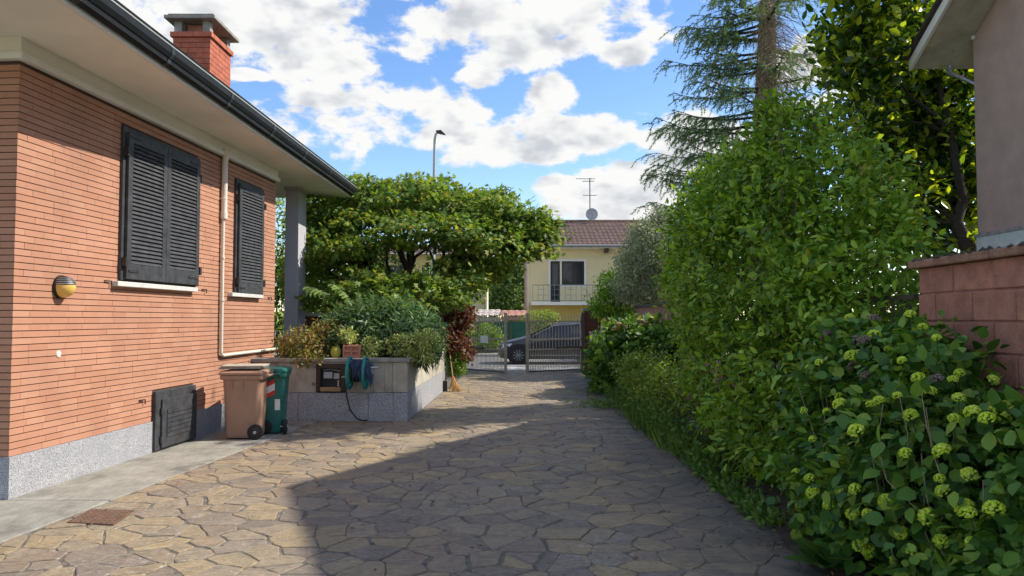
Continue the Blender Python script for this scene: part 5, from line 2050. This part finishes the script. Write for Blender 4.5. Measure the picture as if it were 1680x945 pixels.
# red shrub at the far end of the planter and bright box below
rs = np.random.RandomState(35)
c = P(745, 530, 17.2)
bush('red_maple_shrub', 'dark red leaved shrub overhanging the gate end of the planter', 'shrub', (c.x, 17.2, .6), [(P(747, 520, 17.2), (.42, .5, .34)), (P(738, 555, 17.0), (.34, .5, .34)), (P(757, 575, 17.3), (.24, .3, .3)), (P(728, 500, 17.6), (.4, .4, .3))],
     620, 10, .09, .085, PALM, 'red_leaf', rs, stems=8, inner=.45, up=.9)
rs = np.random.RandomState(36)
c = P(743, 590, 17.15)
bush('box_shrub', 'small bright green rounded shrub at the foot of the planter', 'shrub', (c.x, 17.15, 0), [(P(744, 590, 17.1), (.24, .22, .28)), (P(748, 604, 17.1), (.2, .2, .2))], 280, 10, .05, .05, SMALL, 'bright_leaf', rs, stems=4, inner=.6, stem_r=.006)

# ---- tall evergreen hedge on the right
rs = np.random.RandomState(41)
bl = [((2.72, 8.0, 1.0), (.72, 1.9, 1.05)), ((2.68, 8.3, 2.2), (.78, 1.7, 1.0)), ((2.98, 7.8, 3.0), (.62, 1.1, .80)), ((2.5, 9.4, 2.2), (.5, 1.2, 1.0)), ((2.62, 6.7, 1.2), (.52, .8, 1.1)),
      ((3.1, 6.9, 2.2), (.55, .9, .80)), ((2.75, 9.0, 1.0), (.7, 1.2, 1.0)), ((2.9, 8.6, 2.85), (.6, .9, .6)), ((2.92, 7.9, 3.5), (.34, .5, .36)), ((2.5, 7.2, .55), (.48, .9, .5)), ((3.35, 6.6, 1.6), (.45, .8, 1.0)),
      ((2.6, 9.3, 2.95), (.52, 1.0, .55)), ((2.45, 9.6, 2.5), (.42, .9, .8)), ((2.8, 8.6, 3.2), (.58, .8, .45)), ((3.25, 7.2, 2.75), (.5, .8, .6))]
hd_ = bush('tall_hedge', 'tall bushy evergreen hedge with glossy oval leaves beside the driveway', 'hedge', (2.8, 8, 0), bl, 4300, 9, .075, .08, LEAF, 'hedge_leaf', rs, stems=34, stem_mat='bark', pick=300, inner=.8, up=.9, out=.75, rnd=.42, droop=.2, stem_r=.018)
# upright shoots breaking the outline
C, T, Nn = [], [], []
m = MB()
rng = random.Random(8)
for i in range(150):
    c, r = bl[rng.choice((1, 2, 3, 5, 7, 8, 2, 8))]
    th = rng.uniform(0, 6.283)
    q = rng.uniform(.2, .95)
    p = Vector((c[0] + r[0] * q * math.cos(th), c[1] + r[1] * q * math.sin(th), c[2] + r[2] * math.sqrt(1 - q * q)))
    L_ = rng.uniform(.08, .3)
    e = p + Vector((rng.uniform(-.1, .1), rng.uniform(-.1, .1), L_))
    m.tube([p + Vector((0, 0, -.15)), p, e], [.006, .005, .002], 4)
    k = int(L_ / .028)
    for j in range(k):
        C.append(tuple(p.lerp(e, j / k)))
        a = j * 2.4
        T.append((math.cos(a), math.sin(a), .7))
        Nn.append((-math.cos(a) * .7, -math.sin(a) * .7, 1))
leaf_mesh('shoots', np.array(C), np.array(T), np.array(Nn), .06 + .04 * rs.random(len(C)), LEAF, 'hedge_leaf', hd_, rs)
m.build('shoot_stems', 'bark', hd_)['kind'] = 'stuff'

# ---- hydrangea in the foreground
rs = np.random.RandomState(51)
bl = [((2.55, 4.5, .62), (.56, .75, .62)), ((2.5, 5.3, .75), (.46, .65, .72)), ((2.72, 3.7, .58), (.52, .6, .62)), ((2.66, 4.9, 1.1), (.36, .7, .46)), ((2.3, 5.0, .4), (.34, .6, .4)), ((2.55, 3.5, .35), (.5, .5, .35)), ((2.7, 5.7, 1.1), (.32, .45, .5))]
hyd = bush('hydrangea_bush', 'large hydrangea with broad dark leaves and lime green flower heads', 'bush', (2.55, 4.4, 0), bl, 1750, 7, .085, .085, BROAD, 'hydrangea_leaf', rs, stems=40, stem_mat='twig_tan', pick=300, inner=.68, up=.75, out=.65, rnd=.35, droop=.35, stem_r=.006)
# flower heads: domed clusters of little florets
def flower_mesh(name, mt_, seed, loose=0.0):
    r = np.random.RandomState(seed)
    n = 90
    d = unit(r.normal(size=(n, 3)))
    d[:, 2] = np.where(d[:, 2] < -.45, -d[:, 2], d[:, 2])
    pts = d * np.array([.46, .46, .36]) * (1 + loose * r.normal(size=(n, 1)))
    vs, fs = [], []
    oc = np.array([(1, 0, 0), (0, 1, 0), (-1, 0, 0), (0, -1, 0), (0, 0, 1), (0, 0, -1)]) * np.array([.13, .13, .10])
    V = pts[:, None, :] + oc[None] * (0.75 + .5 * r.random((n, 1, 1)))
    return inst_arrays(name, V, [(0, 1, 4), (1, 2, 4), (2, 3, 4), (3, 0, 4), (1, 0, 5), (2, 1, 5), (3, 2, 5), (0, 3, 5)], mt_, r.random(n))


fm = [flower_mesh('flower_head', 'hydrangea_flower', s) for s in (1, 2, 3)]
dm_ = flower_mesh('dry_flower_head', 'dry_flower', 9, .15)
C, T, Nn, O, f = crown(rs, bl, 1500, 1, .02, inner=.93)
cand = pick_near(C, O, 900, .12)
rs.shuffle(cand)
chosen = []
stem = MB()
stalk = MB()
for i in cand:
    p = Vector(C[i])
    if all((p - q).length > .105 for q in chosen):
        chosen.append(p)
        s = .05 + .042 * rs.rand() ** 1.2
        q_ = Vector(O[i]) * .05 + Vector((0, 0, .04))
        up_ = (Vector(O[i]) * .7 + Vector((0, 0, .8))).normalized()
        rot = up_.to_track_quat('Z', 'Y').to_matrix().to_4x4()
        dry = p.z > 1.15 and rs.rand() < .22
        place('dry_flower_head' if dry else 'flower_head', dm_ if dry else fm[rs.randint(3)], Matrix.Translation(p + q_) @ rot @ Matrix.Diagonal((s, s, s, 1)), hyd)
        stalk.tube([p + q_, p - Vector(O[i]) * .10 + Vector((0, 0, -.08))], [.0025, .003], 4)
    if len(chosen) > 135:
        break
# bare tan canes
rng = random.Random(15)
for i in range(60):
    b = Vector((2.5 + rng.uniform(-.25, .35), 4.5 + rng.uniform(-.7, .8), .05))
    e = b + Vector((rng.uniform(-.4, .25), rng.uniform(-.5, .4), rng.uniform(.7, 1.15)))
    stem.tube(limb(rng, b, e, 0, 5, .16), taper(.0045, .002, 5), 5)
stem.build('canes', 'twig_tan', hyd)['kind'] = 'stuff'
stalk.build('flower_stalks', 'weed_leaf', hyd)['kind'] = 'stuff'
# leafy rosettes at the edge of the bed
for k, (u, v, lab) in enumerate(((1360, 915, 'broad leaved weed rosette at the corner of the flower bed'), (1470, 925, 'lance leaved weed tuft at the bottom of the hydrangea'), (1540, 930, 'pale lance leaved weed below the hydrangea, nearer the frame edge'))):
    p = G(u, v + 15, .05)
    p.x = max(p.x, 2.0)
    rs2 = np.random.RandomState(520 + k)
    n = 16
    a = rs2.random(n) * 6.283
    el = rs2.uniform(.15, 1.0, n)
    T = np.stack([np.cos(a), np.sin(a), el], 1)
    C = np.tile(np.array(p), (n, 1)) + rs2.normal(size=(n, 3)) * .02
    t = thing('weed_rosette', lab, 'weed', p, 'weeds at the bed edge')
    leaf_mesh('leaves', C, T, np.stack([-np.cos(a) * el, -np.sin(a) * el, np.ones(n)], 1), (.26 if k == 0 else .17) * (0.7 + .5 * rs2.random(n)), BROAD if k == 0 else LEAF, 'weed_leaf', t, rs2)

rs = np.random.RandomState(59)
bush('neighbour_shrub', 'bright green shrub seen through the railings behind the hydrangea', 'shrub', (4.5, 9.0, 0), [((4.4, 8.6, 1.2), (.7, .9, 1.0)), ((4.6, 10.2, 1.3), (.9, 1.2, 1.2)), ((4.2, 7.6, 1.0), (.5, .7, .9))], 520, 12, .12, .11, LEAF, 'bright_leaf', rs, stems=8, inner=.4)

# ---- smaller shrubs along the right edge towards the gate
rs = np.random.RandomState(61)
bush('privet_shrub', 'loose yellow green shrub at the driveway edge beyond the hedge', 'shrub', (2.65, 12.6, 0), [(P(1062, 612, 12.6), (.5, .6, .42)), (P(1085, 640, 12.2), (.42, .6, .45)), (P(1040, 600, 12.8), (.25, .35, .25)), (P(1075, 660, 12.0), (.45, .6, .35))],
     620, 10, .07, .06, SMALL, 'yellow_green_leaf', rs, stems=14, inner=.45, stem_r=.006)
rs = np.random.RandomState(62)
bush('pink_hydrangea', 'dark leaved hydrangea with fading pinkish flowers by the pink wall', 'bush', (2.75, 15.5, 0), [(P(1040, 565, 15.5), (.75, .8, .52)), (P(1000, 590, 16.5), (.45, .8, .6)), (P(1075, 560, 14.8), (.42, .6, .4)), (P(1010, 620, 16), (.42, .8, .35))],
     620, 9, .10, .12, BROAD, 'hydrangea_leaf', rs, stems=12, inner=.6)
pk_ = bpy.data.objects['pink_hydrangea']
pfm = flower_mesh('flower_head', 'pink_flower', 5)
for (u, v) in ((1010, 540), (1028, 537), (1050, 527), (1062, 531), (1068, 524), (1037, 545), (1075, 535), (1022, 552), (1016, 533), (1090, 533)):
    p = P(u, v, 15.0)
    place('flower_head', pfm, Matrix.Translation(p) @ Matrix.Diagonal((.15, .15, .13, 1)), pk_)
rs = np.random.RandomState(63)
bush('laurel_shrub', 'dark clipped shrub beside the letter box near the gate', 'shrub', (P(992, 600, 18.5).x, 18.5, 0), [(P(993, 585, 18.5), (.3, .7, .6)), (P(985, 600, 19.3), (.2, .5, .45))], 340, 10, .07, .07, LEAF, 'hedge_leaf', rs, stems=5, inner=.6)

# weeds, grass and creeping plants along the bed edge
rs = np.random.RandomState(64)
n = 5200
y = 5.6 + 8.2 * rs.random(n) ** .8
x = DRIVE_R + np.maximum(0, y - 11.6) * .04 + np.abs(rs.normal(size=n)) * .16 - .06
z = .02 + np.abs(rs.normal(size=n)) * .16 * np.clip((y - 6.5) / 3, .15, 1)
C = np.stack([x, y, z], 1)
T = rs.normal(size=(n, 3)) * .7 + np.array([-.25, 0, .55])
tag(leaf_mesh('weeds', C, T, rs.normal(size=(n, 3)) * .5 + np.array([0, 0, 1]), .05 + .05 * rs.random(n), SMALL, 'weed_leaf', None, rs), 'low green weeds and creepers along the driveway edge', 'weeds', kind='stuff')
n = 1700
y = 8.5 + 6.5 * rs.random(n)
x = DRIVE_R + np.maximum(0, y - 11.6) * .04 + rs.normal(size=n) * .12 + .1
C = np.stack([x, y, np.full(n, .02)], 1)
T = rs.normal(size=(n, 3)) * .35 + np.array([-.1, 0, 1])
tag(leaf_mesh('grass', C, T, rs.normal(size=(n, 3)), .15 + .2 * rs.random(n), (NEEDLE[0] * np.array([1.2, 1, 1]), NEEDLE[1]), 'weed_leaf', None, rs), 'thin grass blades growing at the driveway edge', 'grass', kind='stuff')
# a creeping patch that spreads on to the paving
p = G(990, 668)
rs = np.random.RandomState(65)
n = 900
C = np.stack([p.x + .3 + rs.normal(size=n) * .33, p.y + rs.normal(size=n) * .22, .02 + np.abs(rs.normal(size=n)) * .05], 1)
t = thing('creeping_weed', 'pale creeping weed patch spreading over the paving by the shrub', 'weed', p)
leaf_mesh('leaves', C, rs.normal(size=(n, 3)) + np.array([0, 0, .3]), rs.normal(size=(n, 3)) * .4 + np.array([0, 0, 1]), .06 + .03 * rs.random(n), SMALL, 'willow_leaf', t, rs)
m = MB()
rng = random.Random(3)
Cn = []
for k in range(3):
    a = G(965 + k * 6, 662)
    e = a + Vector((rng.uniform(-.03, .03), 0, .25 + .1 * k))
    m.tube([a, e], [.005, .003], 4)
    for j in range(10):
        Cn.append(tuple(a.lerp(e, j / 10)))
m.build('stalks', 'weed_leaf', t)
leaf_mesh('stalk_leaves', np.array(Cn), rs.normal(size=(len(Cn), 3)) + np.array([0, 0, .4]), np.tile([0, 0, 1.0], (len(Cn), 1)), np.full(len(Cn), .07), SMALL, 'bright_leaf', t, rs)
# fallen leaves
n = 900
y = 3.5 + 9 * rs.random(n)
x = DRIVE_R + .05 + rs.normal(size=n) * .13
far = rs.random(n) < .16
x[far] = -3.3 + 5.2 * rs.random(far.sum())
C = np.stack([x, y, np.where(x > DRIVE_R, .055, .018)], 1)
tag(leaf_mesh('fallen_leaves', C, rs.normal(size=(n, 3)) * np.array([1, 1, .15]), rs.normal(size=(n, 3)) * .25 + np.array([0, 0, 1]), .02 + .035 * rs.random(n), SMALL, 'dry_leaf', None, rs), 'scattered small brown fallen leaves on the paving and bed edge', 'leaves', kind='stuff')
# moss and grass tufts in the paving joints
n = 420
C = np.stack([-3.4 + 5.2 * rs.random(n), 4.3 + 7.2 * rs.random(n) ** 1.3, np.full(n, .004)], 1)
C = np.repeat(C[:60], 7, axis=0)[:420] + rs.normal(size=(420, 3)) * np.array([.03, .012, 0])
tag(leaf_mesh('joint_grass', C, rs.normal(size=(len(C), 3)) * .5 + np.array([0, 0, .8]), rs.normal(size=(len(C), 3)), .012 + .016 * rs.random(len(C)), LANCE, 'weed_leaf', None, rs), 'tiny grass tufts growing in the paving joints', 'grass', kind='stuff')


# ---- conifer
def conifer():
    rs = np.random.RandomState(71)
    rng = random.Random(71)
    Y = 24.0
    bx_ = P(1263, 400, Y).x
    base = Vector((bx_, Y, 0))
    t = thing('larch_tree', 'tall drooping conifer with bare lower twigs behind the hedge', 'tree', base)
    H = 17.0
    tp = [base + Vector((math.sin(i * .7) * .05, math.cos(i * .9) * .05, H * i / 14)) for i in range(15)]
    MB().tube(tp, [.56 * (1 - i / 14) ** .75 + .03 for i in range(15)], 14).build('trunk', 'bark_conifer', t, smooth=True)
    br = MB()
    C, T = [], []
    CD, TD = [], []
    dead = MB()

    def droop_twigs(pts, dens, dead_frac, ln):
        for i in range(1, len(pts)):
            a, b = pts[i - 1], pts[i]
            L = (b - a).length
            for k in range(max(1, int(L * dens))):
                p = a.lerp(b, rng.random())
                bd = (b - a).normalized()
                d = Vector((bd.x * .7 + rng.uniform(-.7, .7), bd.y * .7 + rng.uniform(-.7, .7), rng.uniform(-.75, .12)))
                l = ln * rng.uniform(.4, 1.15)
                mid = p + d * l * .5
                e = mid + Vector((d.x * .7, d.y * .7, d.z - rng.uniform(.1, .9))).normalized() * l * .5
                if rng.random() < dead_frac:
                    dead.tube([p, mid, e], [.006, .004, .002], 3, cap=False)
                    continue
                br.tube([p, mid, e], [.006, .004, .002], 3, cap=False)
                for (q0, q1) in ((p, mid), (mid, e)):
                    dv = (q1 - q0)
                    m_ = max(2, int(dv.length / .03))
                    for j in range(m_):
                        c = q0.lerp(q1, (j + rng.random()) / m_)
                        for w in range(3):
                            C.append((c.x, c.y, c.z))
                            T.append((dv.x * 1.5 + rng.uniform(-.8, .8) * dv.length * 2, dv.y * 1.5 + rng.uniform(-.8, .8) * dv.length * 2, dv.z * 1.2 + rng.uniform(-.7, .7) * dv.length * 2))

    # (height, azimuth deg, length): azimuth 180 = towards the left of the picture
    for i in range(120):
        if i < 88 and i % 2:
            continue
        z = 3.2 + (H - 3.6) * (i / 88) ** 1.0
        az = rng.uniform(0, 360)
        if i >= 88:
            z = 5.4 + 8.4 * (i - 88) / 36 + rng.uniform(-.2, .2)
            az = rng.uniform(145, 235)
        left = math.cos(rad(az)) < -.1
        L = (1 - z / (H + 1)) ** .7 * rng.uniform(3.4, 5.6)
        if not left:
            L *= .75
        if z < 5.2 and left:
            L *= .9
        p0 = Vector((bx_, Y, z))
        d = Vector((math.cos(rad(az)), math.sin(rad(az)), 0))
        pts = [p0 + d * L * k / 6 + Vector((0, 0, -.16 * L * (k / 6) + .20 * L * (k / 6) ** 3)) for k in range(7)]
        br.tube(pts, taper(.055 + .02 * (z < 7), .008, 6), 6)
        deadf = .75 if (z < 8.5 and not left) else .12
        # side branchlets
        for s in range(2, 7):
            for sd in (-1, 1):
                a = pts[s]
                dd = (d * .7 + Vector((-d.y, d.x, 0)) * sd * rng.uniform(.5, 1)).normalized()
                l = L * .22 * (1.15 - s / 8) * rng.uniform(.7, 1.3) + .2
                q = [a, a + dd * l * .5 + Vector((0, 0, -.03)), a + dd * l + Vector((0, 0, -.14 * l))]
                br.tube(q, [.012, .008, .003], 4, cap=False)
                droop_twigs(q, 8, deadf, .6)
        droop_twigs(pts[1:], 7, deadf, .6)
        if z < 12:
            stub = d * .25
            for s in range(14):
                a = p0 + Vector((rng.uniform(-.25, .25), -.3, rng.uniform(-.5, .5)))
                dead.tube([a, a + Vector((rng.uniform(-.5, .5), -.25, -.25)), a + Vector((rng.uniform(-1.0, 1.6), -.4, -rng.uniform(.6, 1.5)))], [.012, .009, .005], 3, cap=False)
    br.build('branches', 'bark_dark', t)['kind'] = 'stuff'
    dead.build('dead_twigs', 'dead_twig', t)
    C, T = np.array(C), np.array(T)
    keep = rs.random(len(C)) < min(1.0, 420000 / len(C))
    C, T = C[keep], T[keep]
    leaf_mesh('needles', C, T, rs.normal(size=C.shape), .075 + .04 * rs.random(len(C)), (NEEDLE[0] * np.array([3.2, 1, 1]), NEEDLE[1]), 'conifer_leaf', t, rs)
    print('conifer needles', len(C))


conifer()


# ---- magnolia behind the block wall
def magnolia():
    rs = np.random.RandomState(81)
    rng = random.Random(81)
    Y = 13.3
    K = 1.0
    bs = P(1592, 415, Y)
    base = Vector((bs.x, Y, 0))
    t = thing('magnolia_tree', 'glossy dark magnolia with backlit yellow green leaves beside the neighbour house', 'tree', base)
    spots = [(1560, 160, 13.4, 1.05, .8), (1585, 240, 13.3, .8, .7), (1560, 310, 13.2, .9, .7), (1520, 240, 13.6, .8, .8), (1500, 130, 13.8, .9, .8), (1460, 60, 13.5, .9, .8), (1540, 60, 13.8, .9, .8), (1545, 110, 13.6, .8, .7), (1575, 200, 13.5, .6, .6), (1590, 290, 13.4, .5, .5), (1530, 340, 13.5, .6, .5), (1480, 200, 13.6, .7, .7), (1480, 0, 13.4, .9, .7), (1470, 320, 13.8, .8, .7),
             (1420, 100, 13.5, .7, .8), (1400, 180, 13.6, .7, .8), (1430, 250, 14.2, .8, .7), (1395, 60, 13.5, .6, .8), (1560, 380, 12.8, .5, .3), (1590, 330, 13, .45, .5), (1590, 400, 12.6, .35, .25), (1510, 390, 13.2, .6, .5), (1440, 380, 13.6, .8, .7), (1560, -60, 13.4, 1.0, .7), (1440, -70, 13.2, 1.0, .7)]
    blobs = [(P(u, v, y + (.75 if u >= 1480 else 0) + (.25 if u >= 1555 else 0)), (r, r * .85, rz)) for u, v, y, r, rz in spots]
    blobs += [(Vector((6.2, 12.4, 8.9)), (1.0, .8, .7)), (Vector((5.6, 12.6, 8.2)), (.9, .8, .6)), (Vector((6.3, 12.8, 7.7)), (.9, .7, .5))]
    C, T, Nn, O, f = crown(rs, blobs, 1800, 8, .15, inner=.45, flat=.8, up=.6, out=.8, rnd=.55, droop=-.1)
    S = .16 + .10 * rs.random(len(C))
    pk = pick_near(C, O, 300)
    leaf_mesh('crown', C, T, Nn, S, LEAF, 'magnolia_leaf', t, rs, pk, piece_kind='stuff')
    top = P(1575, 320, Y)
    fork = P(1568, 365, Y)
    tr = MB()
    tr.tube([base, P(1605, 440, Y), P(1592, 412, Y), P(1575, 380, Y), fork, P(1580, 330, Y + .1), P(1560, 220, Y + .4), P(1520, 60, Y + .7)], [.15, .14, .13, .12, .11, .09, .07, .03], 10)
    tr.build('trunk', 'bark_dark', t, smooth=True)
    m = MB()
    for b in blobs:
        q = [fork, P(1560, 220, Y + .4), P(1520, 60, Y + .7)][min(2, max(0, int((b[0].z - 3) / 1.8)))]
        m.tube(limb(rng, q, b[0], .1, 5, .12), taper(.045, .01, 5), 6)
    m.build('branches', 'bark_dark', t)['kind'] = 'stuff'


magnolia()


def simple_tree(name, label, base, blobs, n, per, spread, size, tpl, mt_, seed, trunk_r=.12, bark='bark', **kw):
    rs = np.random.RandomState(seed)
    rng = random.Random(seed)
    t = thing(name, label, 'tree', base)
    C, T, Nn, O, f = crown(rs, blobs, n, per, spread, **kw)
    leaf_mesh('crown', C, T, Nn, size * (.7 + .6 * rs.random(len(C))), tpl, mt_, t, rs)
    m = MB()
    fork = Vector(base) + Vector((0, 0, max(.6, (blobs[0][0][2]) * .45)))
    m.tube(limb(rng, base, fork, 0, 4, .08), taper(trunk_r, trunk_r * .75, 4), 8)
    m.build('trunk', bark, t, smooth=True)
    m = MB()
    for c, r in blobs:
        m.tube(limb(rng, fork, Vector(c), .05, 5, .12), taper(trunk_r * .5, trunk_r * .1, 5), 6)
        for j in range(3):
            e = Vector(c) + Vector((rng.uniform(-.7, .7) * r[0], rng.uniform(-.7, .7) * r[1], rng.uniform(-.4, .8) * r[2]))
            m.tube(limb(rng, fork.lerp(Vector(c), .6), e, .05, 4, .12), taper(trunk_r * .2, trunk_r * .05, 4), 5)
    m.build('branches', bark, t)['kind'] = 'stuff'
    return t


# olive beyond the pink wall, laurel in front of it
c = P(1055, 440, 20.6)
simple_tree('olive_tree', 'silvery green olive tree rising over the pink garden wall', (c.x + .1, 20.6, 0),
            [(P(1072, 388, 20.6), (.7, .8, .5)), (P(1062, 430, 20.6), (.85, .9, .6)), (P(1088, 420, 20.4), (.8, .8, .8)), (P(1045, 472, 20.4), (.7, .7, .5)), (P(1095, 470, 20.4), (.8, .8, .6)), (P(1088, 365, 20.8), (.45, .5, .35))],
            1500, 18, .12, .10, (LANCE[0] * np.array([1.6, 1, 1]), LANCE[1]), 'olive_leaf', 91, .1, inner=.35, rnd=.9, up=.3)
c = P(1005, 490, 21.6)
simple_tree('bay_tree', 'small dark bay tree between the gate pillar and the olive', (c.x, 21.6, 0),
            [(P(1008, 465, 21.6), (.5, .6, .45)), (P(1000, 495, 21.5), (.55, .6, .42)), (P(1025, 500, 21.4), (.5, .6, .5)), (P(985, 505, 21.6), (.28, .4, .25))],
            380, 12, .11, .10, LEAF, 'hedge_leaf', 92, .06, inner=.4)
# trees across the street
c = P(832, 470, 58)
simple_tree('willow_tree', 'tall pale green tree between the two far houses', (c.x, 58, 0),
            [(P(820, 465, 58), (1.7, 1.5, 1.7)), (P(850, 450, 58), (1.7, 1.5, 1.9)), (P(838, 490, 57.5), (2.0, 1.5, 1.3)), (P(862, 490, 58), (1.6, 1.5, 1.7)), (P(806, 495, 58), (1.2, 1.5, 1.3)), (P(850, 428, 58.5), (1.2, 1.3, 1.0))],
            1700, 12, .26, .32, (LANCE[0] * np.array([1.8, 1, 1]), LANCE[1]), 'willow_leaf', 93, .2, inner=.3, droop=.8)
c = P(1150, 470, 30)
simple_tree('garden_tree', 'dark green tree beyond the olive, mostly behind the hedge', (c.x, 30, 0),
            [(P(1150, 440, 30), (1.6, 1.5, 1.5)), (P(1210, 430, 30), (1.6, 1.5, 1.6)), (P(1280, 440, 30), (1.6, 1.5, 1.5)), (P(1350, 420, 30), (1.8, 1.5, 1.6))],
            700, 14, .25, .2, SMALL, 'dark_leaf', 94, .16, inner=.4)
# hedge glimpsed behind the gate on the far pavement
rs = np.random.RandomState(95)
c = P(800, 550, 32.9)
bush('street_hedge', 'clipped green hedge on the far pavement behind the gate leaf', 'hedge', (c.x, 32.9, 0), [(P(795, 552, 32.9), (.9, .25, .6)), (P(770, 552, 32.9), (.9, .25, .6)), (P(812, 560, 32.9), (.4, .2, .4))], 380, 12, .1, .09, SMALL, 'hedge_leaf', rs, stems=6, inner=.5)
rs = np.random.RandomState(96)
bush('flowering_shrub', 'yellow green shrub behind the car and the far fence', 'shrub', (P(885, 530, 34).x, 34, 0), [(P(885, 525, 34), (.8, .5, .5)), (P(900, 535, 34), (.6, .5, .6))], 260, 12, .12, .1, SMALL, 'yellow_green_leaf', rs, stems=4, inner=.5)
